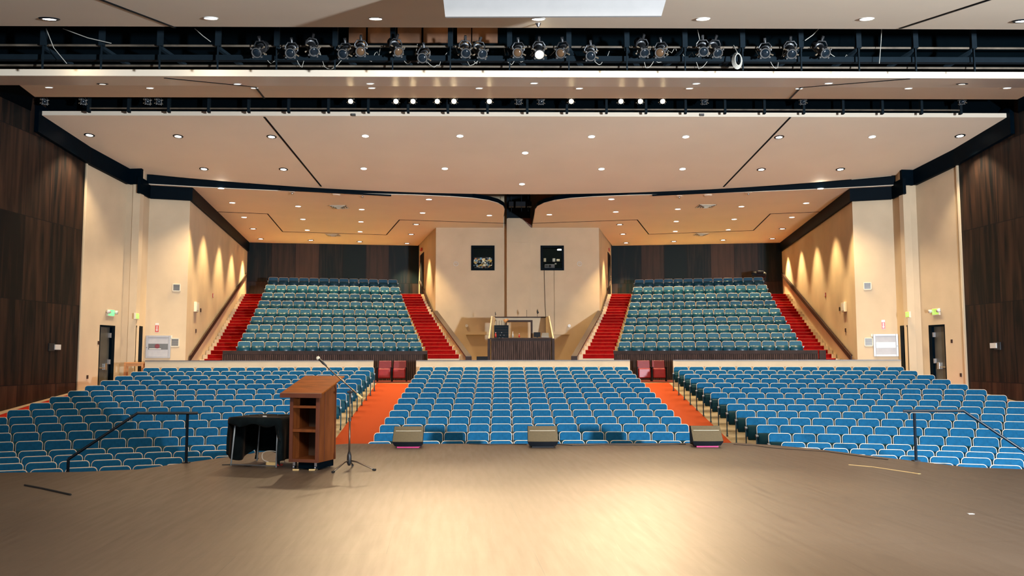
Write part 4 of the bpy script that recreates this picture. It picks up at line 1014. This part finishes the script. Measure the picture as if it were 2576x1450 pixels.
# ------------------------------------------------------------------ catwalk slot 1 with its stage lights
CY = 16.5
cw = empty('lighting_catwalk', (0, CY, 0), label='dark steel catwalk frame in the open slot above the stage edge', cat='catwalk')
def zpx(y, Y=CY): return atY(1288, y, Y).z
q = MB(); q.box((-14, .16, zpx(146)), (14, .28, zpx(133))); q.build('beam', M['steel'], cw)
q = MB(); q.cyl((-14, .1, zpx(113)), (14, .1, zpx(113)), .022, 10); q.build('upper_pipe', M['rust'], cw)
q = MB(); q.cyl((-14, .35, zpx(168, CY+.35)), (14, .35, zpx(168, CY+.35)), .022, 10); q.build('lower_pipe', M['rust'], cw)
for px in (108, 255, 402, 548, 696, 843, 988, 1133, 1282, 1431, 1577, 1723, 1868, 2015, 2160, 2303, 2450):
    x = atY(px, 110, CY).x; q = MB(); q.box((x-.05, -.02, zpx(118)), (x+.05, .06, 9.8)); q.box((x-.012, .0, zpx(176)), (x+.012, .04, zpx(118)))
    sg = -1 if px > 1700 else 1; q.hexa([Vector((x+sg*a_, y_, z_)) for a_, y_, z_ in ((-.04, .05, zpx(125)), (.04, .05, zpx(125)), (.34, .55, zpx(146)), (.26, .55, zpx(146)), (-.04, .05, zpx(118)), (.04, .05, zpx(118)), (.34, .55, zpx(138)), (.26, .55, zpx(138)))])
    q.build('hanger', M['steel'], cw)
q = MB(); q.box((-15, 1.5, 7.9), (15, 1.6, 11.4)); q.build('rear_screen', M['void'], cw)
# lit brown boards up in the slot
t = empty('plenum_board', (0, 17.6, 0), label='brown boards glowing above the catwalk left of the lit stage light', cat='board')
for x0, x1 in ((877, 920), (925, 985), (1000, 1060), (1065, 1130), (1150, 1185), (1188, 1252)):
    a_, b_ = atY(x0, 107, 17.6), atY(x1, 80, 17.6); q = MB(); q.box((a_.x, 0, a_.z), (b_.x, .04, b_.z+.35)); q.build('board', M['glow_brown'], t)
for px in (955, 1115, 1210):
    p = atY(px, 92, 17.2); lamp('POINT', 'plenum_bulb', (p.x, 17.2, p.z+.3), 1.2, (1, .55, .2), shadow_soft_size=.05)
LIT1 = (1357, 137)
fx = [(645, 133), (730, 134), (790, 130), (862, 136), (907, 130), (1003, 131), (1062, 146), (1172, 134), (1214, 136), (1302, 133), (1357, 137), (1410, 134), (1486, 141), (1622, 133), (1660, 133), (1770, 130), (1806, 134), (1925, 134), (1992, 136), (2077, 134)]
def fixture(px, py, Y, target, lab, lit, group, scale=1.0, energy=0, zmount=None, spot=R(30), amber=False):
    lens = atY(px, py, Y); aim = (Vector(target)-lens).normalized()
    t = empty('stage_light', lens, label=lab, cat='stage light', group=group, rot=aim.to_track_quat('-Z', 'Y').to_euler())
    t.scale = (scale,)*3
    key = ('fx', lit, amber)
    if key not in _cache:
        a = MB(); a.tube([(0, 0, .02), (0, 0, .0), (0, 0, .12), (0, 0, .125), (0, 0, .30), (0, 0, .31), (0, 0, .50), (0, 0, .54)], [.085, .095, .095, .08, .08, .105, .095, .04], 16)
        a = a.build('barrel', M['fixture'], t, smooth=False)
        b = MB(); b.tube([(.09*math.cos(2*PI*k/20), .09*math.sin(2*PI*k/20), -.004) for k in range(20)], .012, 6, closed=True)
        for k in range(4):
            an = PI/4+PI/2*k; b.box((.12*math.cos(an)-.015, .12*math.sin(an)-.015, -.01), (.12*math.cos(an)+.015, .12*math.sin(an)+.015, .02))
        b = b.build('front_ring', M['fixring'], t)
        c_ = MB(); N = 20; c_.tube([(0, 0, .012), (0, 0, -.004), (0, 0, -.014)], [.084, .07, .03], 20); c_ = c_.build('lens', M['spotglow'] if lit else M['lens_amber' if amber else 'lens'], t, smooth=True)
        d_ = MB(); d_.tube([(-.115, 0, .24), (-.12, .08, .26), (-.07, .15, .28), (.07, .15, .28), (.12, .08, .26), (.115, 0, .24)], .014, 6); d_.tube([(0, .15, .28), (0, .23, .30)], .028, 8); d_.box((-.022, .19, .27), (.022, .25, .32))
        kn = MB()
        for an in (25, 150, 205, 330): ca, sa = math.cos(R(an)), math.sin(R(an)); kn.tube([(ca*.085, sa*.085, .13), (ca*.165, sa*.165, .10)], [.010, .016], 6)
        kn = kn.build('shutter_handle', M['knob'], t); d_ = d_.build('yoke', M['fixture'], t)
        _cache[key] = [(x.name.split('.')[0], x.data) for x in (a, b, c_, d_, kn)]
    else:
        for nm_, me in _cache[key]:
            o = bpy.data.objects.new(nm_, me); COL.objects.link(o); o.parent = t
    if lit:
        l = lamp('SPOT', 'lamp_beam', (0, 0, -.03), energy, (1, .72, .42), None, spot_size=spot, spot_blend=.75, shadow_soft_size=.07); l.parent = t; l.rotation_euler = (0, 0, 0)
    return t
for i, (px, py) in enumerate(fx):
    lit = (px, py) == LIT1; x = atY(px, py, CY).x
    rx = ((i*37) % 11-5)*.5
    lab = 'the one lit stage light on the front catwalk, glowing orange' if lit else 'dark stage light on the front catwalk, %s from the left' % ORD[i+1]
    tgt = (0.2, 8.0, 0) if lit else (x*.55+rx*1.5, 6.0-3*math.sin(i*2.3), 0)
    fixture(px, py, CY-.25, tgt, lab, lit, None if lit else 'dark stage lights on the front catwalk', energy=E_STAGE_SPOT*1.2, spot=R(36), amber=i in (4, 5, 9, 11, 14))
    cl = 0
# loose cables on the catwalk
q = MB()
for i, (px, py) in enumerate(fx):
    p = atY(px, py, CY+.1); r_ = random.random
    w_, d_, o_ = .25+.45*r_(), .12+.22*r_(), -.1+.2*r_()
    sg = 1 if r_() > .4 else -1
    q.tube([p+Vector((o_+sg*w_*k/10, .05+.1*k/10, .1-.12*k/10-d_*math.sin(PI*k/10*(1+.5*r_() if k > 5 else 1)))) for k in range(11)], .005, 5)
for a_, b_, c_ in (((455, 70), (560, 130), (665, 160)), ((620, 70), (900, 95), (1100, 108)), ((475, 110), (520, 140), (540, 165))):
    pass
for a_, b_, c_ in (((116, 72), (135, 120), (168, 160)), ((158, 72), (220, 95), (280, 109)), ((490, 72), (510, 90), (530, 105)), ((1755, 75), (1760, 100), (1752, 110)), ((2060, 72), (2045, 88), (2025, 102)), ((2218, 72), (2216, 110), (2212, 160))):
    q.tube([atY(*a_, CY-.1), atY(*b_, CY-.1), atY(*c_, CY-.1)], .007, 5)
tag(q.build('loose_cables', M['palecord']), 'tangle of thin pale cables hanging among the catwalk stage lights', 'cables', kind='stuff')
t = empty('cable_coil', atY(1857, 150, CY-.2), label='pale coil of cable hanging on the front catwalk right of centre', cat='cable')
q = MB()
for k in range(5): q.tube([((.09+.012*k)*math.cos(a)*.7, .02*k, (.12+.01*k)*math.sin(a)) for a in [2*PI*j/16 for j in range(16)]], .010, 5, closed=True)
q.tube([(0, .05, .16), (.0, .2, .30), (0, .3, .40)], .010, 5); q.build('loops', M['palecord'], t)
# unseen lamps added to brighten the front lip of the second ceiling
for px, e_ in ((185, 16), (520, 14), (985, 12), (1370, 22), (1560, 12), (1880, 18), (2110, 12), (2520, 14)):
    p = atY(px, 187, 17.2); lamp('SPOT', 'slot_work_lamp', (p.x, 17.05, 7.63), e_*.42, (1, .86, .60), (p.x, 17.6, 7.62), spot_size=R(165), spot_blend=.3, shadow_soft_size=.03)

# slot 2: rear lighting bridge
SY = 24.5
cw = empty('lighting_catwalk', (0, SY, 0), label='dark steel bridge in the rear ceiling slot holding the lit lamps', cat='catwalk')
q = MB(); q.cyl((-13, .35, zpx(266, SY)), (13, .35, zpx(266, SY)), .025, 8); q.build('pipe', M['rust'], cw)
for k in range(23):
    x = -13+k*1.18; q = MB(); q.box((x-.035, .3, 8.9), (x+.035, .42, 11.3)); q.build('hanger', M['steel'], cw)
q = MB(); q.box((-15, 1.2, 9.1), (15, 1.3, 11.4)); q.build('rear_screen', M['void'], cw)
lit2 = [882, 996, 1039, 1100, 1142, 1231, 1437, 1562, 1611, 1667]
tg = [(-3.4, 11.0), (-1.3, 6.9), (-2.0, 8.8), (-.9, 12.2), (-1.5, 6.2), (-1.0, 9.4), (1.2, 11.8), (1.7, 8.8), (2.5, 8.2), (3.2, 11.8)]
sz = [26, 17, 20, 26, 17, 20, 26, 20, 19, 28]
for i, px in enumerate(lit2):
    fixture(px, 255, SY, (tg[i][0], tg[i][1], 0), 'lit stage lamp in the rear ceiling slot, %s from the left' % ORD[i+1], True, 'lit lamps in the rear ceiling slot', energy=E_STAGE_SPOT*(1, .9, .9, 1, .8, 1, 1.6, 1.6, 1.6, 1.5)[i], scale=.82, spot=R(sz[i]))
for i, px in enumerate((113, 210, 372, 400, 1305, 1361, 1772, 2020, 2420)):
    fixture(px, 257, SY, (0, 6, 0), 'unlit stage light in the rear ceiling slot, %s dark one from the left' % ORD[i+1], False, 'unlit lamps in the rear ceiling slot', scale=.8)

# ------------------------------------------------------------------ follow spot at the right bank
t = empty('follow_spot', (atY(1905, 690, 46.0).x, 45.75, bank_z(8)-.82), label='black follow spot on a thin stand behind the top row of the right bank', cat='spotlight')
zz = atY(1905, 691, 45.75).z-(bank_z(8)-.82)
q = MB(); q.tube([(-.40, 0, zz), (-.30, 0, zz), (.30, 0, zz-.02), (.38, 0, zz-.02)], [.13, .16, .17, .13], 16); q.build('barrel', M['black'], t, smooth=False)
q = MB(); q.box((-.1, -.14, zz+.10), (.25, .14, zz+.20)); q.build('lamp_house', M['fixture'], t, bevel=.02)
q = MB(); q.tube([(-.26, 0, zz-.1), (-.16, 0, zz-.3), (0, 0, zz-.36), (.16, 0, zz-.3), (.26, 0, zz-.1)], .015, 6); q.build('yoke', M['black'], t)
q = MB(); q.cyl((0, 0, .05), (0, 0, zz-.34), .02, 8); q.build('pole', M['black'], t)
q = MB()
for k in range(3): a_ = 2*PI*k/3; q.tube([(0, 0, .25), (.3*math.cos(a_), .3*math.sin(a_), 0.01)], .012, 6)
q.build('tripod_leg', M['black'], t)

# ------------------------------------------------------------------ things on the stage: lectern
LR = R(-17)
t = empty('lectern', (-3.645, 12.555, 0), LR, 'reddish brown wooden lectern on casters with sloping top and open shelves', 'lectern')
w_, dp, zb = .225, .52, .115
def ztop(y): return 1.105+(y+.10)*.345
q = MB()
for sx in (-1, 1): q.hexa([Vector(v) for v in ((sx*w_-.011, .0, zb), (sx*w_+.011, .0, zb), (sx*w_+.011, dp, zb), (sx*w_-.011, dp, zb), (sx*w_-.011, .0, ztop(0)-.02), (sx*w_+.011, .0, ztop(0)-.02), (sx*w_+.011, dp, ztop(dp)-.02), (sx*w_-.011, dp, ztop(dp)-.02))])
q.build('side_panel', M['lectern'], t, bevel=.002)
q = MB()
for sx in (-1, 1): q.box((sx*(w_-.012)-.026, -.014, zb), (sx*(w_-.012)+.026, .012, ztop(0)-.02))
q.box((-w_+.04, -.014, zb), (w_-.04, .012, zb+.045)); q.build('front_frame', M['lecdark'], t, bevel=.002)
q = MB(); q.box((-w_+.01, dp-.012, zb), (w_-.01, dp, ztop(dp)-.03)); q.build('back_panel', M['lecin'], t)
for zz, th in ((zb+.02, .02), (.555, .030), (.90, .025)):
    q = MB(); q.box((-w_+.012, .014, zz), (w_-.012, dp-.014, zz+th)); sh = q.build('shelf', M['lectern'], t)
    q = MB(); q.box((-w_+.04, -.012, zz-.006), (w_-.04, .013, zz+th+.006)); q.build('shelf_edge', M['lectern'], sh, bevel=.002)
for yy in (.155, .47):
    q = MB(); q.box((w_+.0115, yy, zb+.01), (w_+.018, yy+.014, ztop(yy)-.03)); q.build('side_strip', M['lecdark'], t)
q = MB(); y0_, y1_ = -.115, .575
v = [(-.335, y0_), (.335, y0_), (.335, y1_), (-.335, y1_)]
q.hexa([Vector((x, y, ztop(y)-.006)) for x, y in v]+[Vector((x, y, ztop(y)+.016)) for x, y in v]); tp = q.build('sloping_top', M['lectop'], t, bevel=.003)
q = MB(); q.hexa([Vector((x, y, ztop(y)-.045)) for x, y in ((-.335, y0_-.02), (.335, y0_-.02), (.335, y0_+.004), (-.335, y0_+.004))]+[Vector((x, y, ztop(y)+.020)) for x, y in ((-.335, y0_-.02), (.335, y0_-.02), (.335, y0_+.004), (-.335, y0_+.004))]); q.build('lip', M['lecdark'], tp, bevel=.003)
q = MB(); q.box((-.12, .06, .02), (w_-.01, dp-.03, zb-.002)); q.build('base_box', M['navy'], t)
for sx, sy in ((-w_+.05, .05), (w_-.05, .05), (-w_+.05, dp-.06), (w_-.05, dp-.06)):
    q = MB(); q.cyl((sx-.012, sy, .036), (sx+.012, sy, .036), .035, 16); cs = q.build('caster', M['chrome'], t, smooth=False)
    q = MB(); q.box((sx-.02, sy-.02, .06), (sx+.02, sy+.02, zb-.001)); q.box((sx-.02, sy-.015, .03), (sx-.014, sy+.015, .06)); q.build('caster_fork', M['chrome'], cs)
for k, px in enumerate((744, 785)):
    p = atZ(px, 1183, .01); tag(MB().box((p.x-.045, p.y-.015, .001), (p.x+.045, p.y+.015, .022)).build('door_wedge', M['yellowbox'], bevel=.004), 'pale wooden wedge by the %s front caster of the lectern' % ('left', 'right')[k], 'wedge', 'wedges at the lectern casters')

# ------------------------------------------------------------------ microphone on boom stand
bx, by = -3.0, 12.62
t = empty('microphone_stand', (bx, by, 0), label='black tripod microphone stand with a long boom beside the lectern', cat='microphone stand')
for fx_, fy_ in ((-3.16, 12.25), (-2.61, 12.48), (-3.02, 13.03)):
    q = MB(); q.tube([(0, 0, .135), ((fx_-bx)*.3, (fy_-by)*.3, .12), (fx_-bx, fy_-by, .018)], [.013, .012, .011], 8); lg = q.build('leg', M['brass'], t, smooth=True)
    d_ = Vector((fx_-bx, fy_-by, 0)).normalized(); q = MB(); q.cyl(Vector((fx_-bx, fy_-by, .020))-d_*.03, Vector((fx_-bx, fy_-by, .017))+d_*.02, .016, 10); q.build('rubber_foot', M['cord'], lg)
q = MB(); q.tube([(0, 0, .06), (0, 0, .10), (0, 0, .20), (0, 0, .26)], [.016, .034, .032, .018], 12); q.build('hub', M['fixture'], t, smooth=True)
q = MB(); q.tube([(0, 0, .20), (0, 0, .72)], .014, 10); q.tube([(0, 0, .72), (0, 0, 1.12)], .009, 10); q.build('pole', M['brass'], t, smooth=True)
q = MB(); q.tube([(0, 0, .70), (0, 0, .75)], .021, 12); q.build('clutch', M['cord'], t)
q = MB(); q.cyl((-.04, -.02, 1.125), (.04, -.02, 1.125), .018, 12); q.tube([(0, 0, 1.08), (0, 0, 1.15)], .016, 10); q.build('boom_joint', M['cord'], t)
e0, e1 = atY(911, 1003, 12.55)-Vector((bx, by, 0)), atY(815, 917, 12.70)-Vector((bx, by, 0))
q = MB(); q.tube([e0, e0.lerp(e1, .28), e0.lerp(e1, .281), e1], [.012, .012, .008, .008], 10); bm_ = q.build('boom', M['brass'], t, smooth=True)
q = MB(); q.tube([e0, e0.lerp(e1, .13)], .017, 10); q.build('counterweight', M['yellowbox'], bm_)
e2 = atY(798, 901, 12.74)-Vector((bx, by, 0)); dd = (e2-e1).normalized()
q = MB(); q.tube([e1, e1+dd*.05], .013, 10); q.build('mic_clip', M['cord'], t)
mic = empty('microphone', Vector((bx, by, 0))+e1, label='handheld microphone with pale mesh ball clipped to the boom', cat='microphone')
q = MB(); q.tube([dd*-.06+Vector((0, -.02, .012)), dd*.10+Vector((0, -.02, .012))], [.012, .019], 12); q.build('body', M['cord'], mic, smooth=True)
q = MB(); bmesh.ops.create_uvsphere(q.b, u_segments=16, v_segments=12, radius=.030, matrix=Matrix.Translation(dd*.125+Vector((0, -.02, .012)))); q.build('grille_ball', M['mesh'], mic, smooth=True)

# ------------------------------------------------------------------ draped table
TR = R(-17)
t = empty('folding_table', (-4.46, 12.9, 0), TR, 'folding table with pale metal legs beneath the black cloth', 'table')
q = MB(); q.box((-.40, 0, .70), (.40, .74, .73)); q.build('table_top', M['lecdark'], t)
for sx, sy, splay in ((-.36, .04, -.05), (.36, .04, .0), (-.36, .70, -.03), (.36, .70, 0)):
    q = MB(); q.tube([(sx+.0, sy, .70), (sx+splay, sy-.02, .012)], .0115, 8); q.build('leg', M['armpad'], t, smooth=True)
q = MB(); q.tube([(-.41, .02, .03), (.36, .02, .03)], .010, 8); q.build('foot_bar', M['fixring'], t)
# the cloth: one sheet, hanging edges of different lengths
q = MB(); nx, ny = 36, 30; hang = {}
hx, hy0, hy1 = .425, -.03, .77
def cloth_pt(u, v):
    """u, v in sheet coordinates; beyond the table edge the sheet hangs down"""
    x, y, z = u, v, .737
    dx = max(0, abs(u)-hx); dy = max(0, hy0-v, v-hy1)
    sx = 1 if u > 0 else -1
    if dx > 0: x = sx*(hx+.012+.03*math.sin(v*17+sx)*min(1, dx*3)+.05*dx*(sx < 0))
    if dy > 0:
        y = (hy0-.012-.02*math.sin(u*15)*min(1, dy*3)) if v < hy0 else (hy1+.012+.02*math.sin(u*19)*min(1, dy*3))
    z -= max(dx, dy)+.25*min(dx, dy)
    if dx == 0 and dy == 0: z += .002*math.sin(u*23)*math.sin(v*19)
    return Vector((x, y, max(z, .03)))
us = [-1.12+2.17*i/44 for i in range(45)]; vs = [-.32+1.82*j/36 for j in range(37)]
def front_drop(u): return .09+.05*math.sin(u*7)**2+(.42 if u > .36 else 0)
G = {}
for i, u in enumerate(us):
    for j, v in enumerate(vs):
        du = min(max(u, -hx-.58-.10*math.sin(v*5)), hx+.66)
        dv = v
        lim = front_drop(min(max(u, -hx), hx)); dv = max(v, hy0-lim) if v < hy0 else min(v, hy1+.62+.04*math.sin(u*4))
        G[i, j] = q.b.verts.new(cloth_pt(du, dv))
for i in range(44):
    for j in range(36):
        try: q.b.faces.new((G[i, j], G[i+1, j], G[i+1, j+1], G[i, j+1]))
        except ValueError: pass
bmesh.ops.remove_doubles(q.b, verts=q.b.verts, dist=.0015)
bmesh.ops.dissolve_degenerate(q.b, dist=.0005, edges=q.b.edges)
cl = q.build('tablecloth', M['cloth'], smooth=True); cl.location = (-4.46, 12.9, 0); cl.rotation_euler = (0, 0, TR)
sm = cl.modifiers.new('thick', 'SOLIDIFY'); sm.thickness = .004; sm.offset = 1
tag(cl, 'black cloth draped unevenly over the small table left of the lectern', 'tablecloth')
# cables and boxes at the table
def TP(x, y, z=0): v = Matrix.Rotation(TR, 3, 'Z') @ Vector((x, y, z)); return v+Vector((-4.46, 12.9, 0))
q = MB(); q.tube(smooth([TP(-.30, .15, .752), TP(-.2, .4, .752), TP(-.05, .2, .752), TP(.05, .5, .752), TP(.22, .3, .752), TP(.3, .6, .752)]), .006, 6)
tag(q.build('table_cable', M['cord']), 'thin black cable lying on top of the draped table', 'cable')
q = MB(); q.tube([TP(.10, .05, .752), TP(.16, .05, .752)], .010, 8); tag(q.build('cable_plug', M['white']), 'small white plug on the front of the draped table', 'plug')
tt = empty('power_strip', TP(.18, .22, .001), TR, 'tan power strip on the floor beneath the draped table', 'power strip')
q = MB(); q.box((-.10, -.03, 0), (.08, .03, .06)); q.build('case', M['yellowbox'], tt, bevel=.004); q = MB(); q.box((.082, -.025, .01), (.16, .025, .04)); q.build('plug', M['red'], tt, bevel=.004)
q = MB(); q.tube(smooth([TP(.12, .20, .06), TP(.02, .20, .10), TP(.0, .22, .18), TP(.08, .24, .22), TP(.2, .3, .20), TP(.27, .36, .10), TP(.28, .4, .02)]), .007, 6); tag(q.build('power_cable', M['palecord']), 'pale looped cable rising from the power strip', 'cable')
q = MB(); q.tube(smooth([TP(-.62, .1, .008), TP(-.4, .2, .008), TP(-.15, .10, .008), TP(.05, .22, .03)]), .007, 6); tag(q.build('power_cable', M['cord']), 'black cable running along the floor under the draped table', 'cable')

# ------------------------------------------------------------------ floor monitors
def monitor(px, lab, pink, rz=0):
    base = atZ(px, 1121, 0); x = base.x; y = 15.85
    t = empty('stage_monitor', (x, y, 0), rz, lab, 'speaker', 'wedge monitors along the stage edge')
    zo = .03; n = 10; W2 = .28
    q = MB(); rows_ = []
    for i in range(n+1):
        u_ = -1+2*i/n; cx_ = u_*W2; bul = .035*(1-u_*u_)
        # body profile: bottom front, grille bottom, grille top, back top, back bottom
        rows_.append([q.b.verts.new(v) for v in ((cx_*.86, -.17-bul, zo), (cx_, -.22-bul, zo+.075), (cx_*.98, .02-bul*.6, zo+.345), (cx_*.92, .16, zo+.33), (cx_*.86, .20, zo))])
    for a_, b_ in zip(rows_, rows_[1:]):
        for k in range(5): q.b.faces.new((a_[k], a_[(k+1) % 5], b_[(k+1) % 5], b_[k]))
    q.b.faces.new(rows_[0]); q.b.faces.new(rows_[-1][::-1]); q.build('cabinet', M['black'], t)
    q = MB(); prev = None
    for i in range(n+1):
        u_ = -1+2*i/n; cx_ = u_*(W2-.008); bul = .035*(1-u_*u_)
        c2 = [(cx_, -.222-bul, zo+.082), (cx_, -.232-bul, zo+.088), (cx_*.98, .0-bul*.6, zo+.345), (cx_*.98, .012-bul*.6, zo+.340)]
        c2 = [q.b.verts.new(v) for v in c2]
        if prev:
            for k in range(3): q.b.faces.new((prev[k], prev[k+1], c2[k+1], c2[k]))
        prev = c2
    g_ = q.build('grille', M['grille'], t)
    q = MB(); f_ = lambda u_: (u_*(W2-.02), -.075-.035*(1-u_*u_)*.7, zo+.268)
    q.tube([f_(-.9+1.8*k/8) for k in range(9)], .0035, 6); q.build('trim_line', M['mesh'], g_)
    q = MB(); q.box((-.20, -.17, .001), (.20, .15, .022)); q.build('foot', M['pink'] if pink else M['black'], t)
monitor(1033, 'wedge stage monitor with pink base, left one in front of the centre block', True)
monitor(1363, 'wedge stage monitor with a plain black base at the middle of the stage edge', False)
monitor(1769, 'wedge stage monitor with pink base at the right end of the stage edge', True)
q = MB()
for seq in (((1395, 1118), (1440, 1121), (1520, 1119), (1620, 1120), (1725, 1118)), ((1180, 1117), (1230, 1119), (1300, 1118), (1325, 1119))):
    q.tube([atZ(x, y, .008) for x, y in seq], .007, 5)
tag(q.build('monitor_cable', M['cord']), 'thin dark cable lying along the stage edge between the monitors', 'cable')

# ------------------------------------------------------------------ stage stair handrails and steps
for s, nm in ((-1, 'left'), (1, 'right')):
    t = empty('stair_handrail', (0, 0, 0), label='black metal handrail of the stage steps at the %s' % nm, cat='handrail')
    p1x, p1y = s*5.70, 13.50; zt_ = .76
    if s < 0: e_ = atY(498, 1040, 13.5); c1 = atY(346, 1040, 13.3); c2 = atY(172, 1156, 13.0)
    else: e_ = atY(2272, 1035, 13.6); c1 = atY(2424, 1034, 13.4); c2 = atY(2598, 1150, 13.1)
    q = MB(); q.tube([e_, c1, c2], .022, 10); q.build('rail', M['darkpaint'], t)
    pp_ = atY(472 if s < 0 else 2300, 1040, 13.5)
    q = MB(); q.cyl((pp_.x, 13.5, .0), (pp_.x, 13.5, pp_.z), .022, 10); q.build('post', M['darkpaint'], t)
    q = MB(); q.box((pp_.x-.05, 13.45, .001), (pp_.x+.05, 13.55, .012)); q.build('base_plate', M['darkpaint'], t)
    q = MB(); q.cyl((c2.x, c2.y, -.85), (c2.x, c2.y, c2.z), .022, 10); q.build('post', M['darkpaint'], t)
    sp = empty('stage_steps', (0, 0, 0), label='dark steps down from the stage beside the %s handrail' % nm, cat='steps')
    for k in range(5):
        x0 = s*(6.35+.28*k); z_ = -.17*(k+1); q = MB(); q.box((min(x0, x0+s*.28), 12.80, -1.05), (max(x0, x0+s*.28), 13.55, z_)); q.build('step', M['black'], sp)
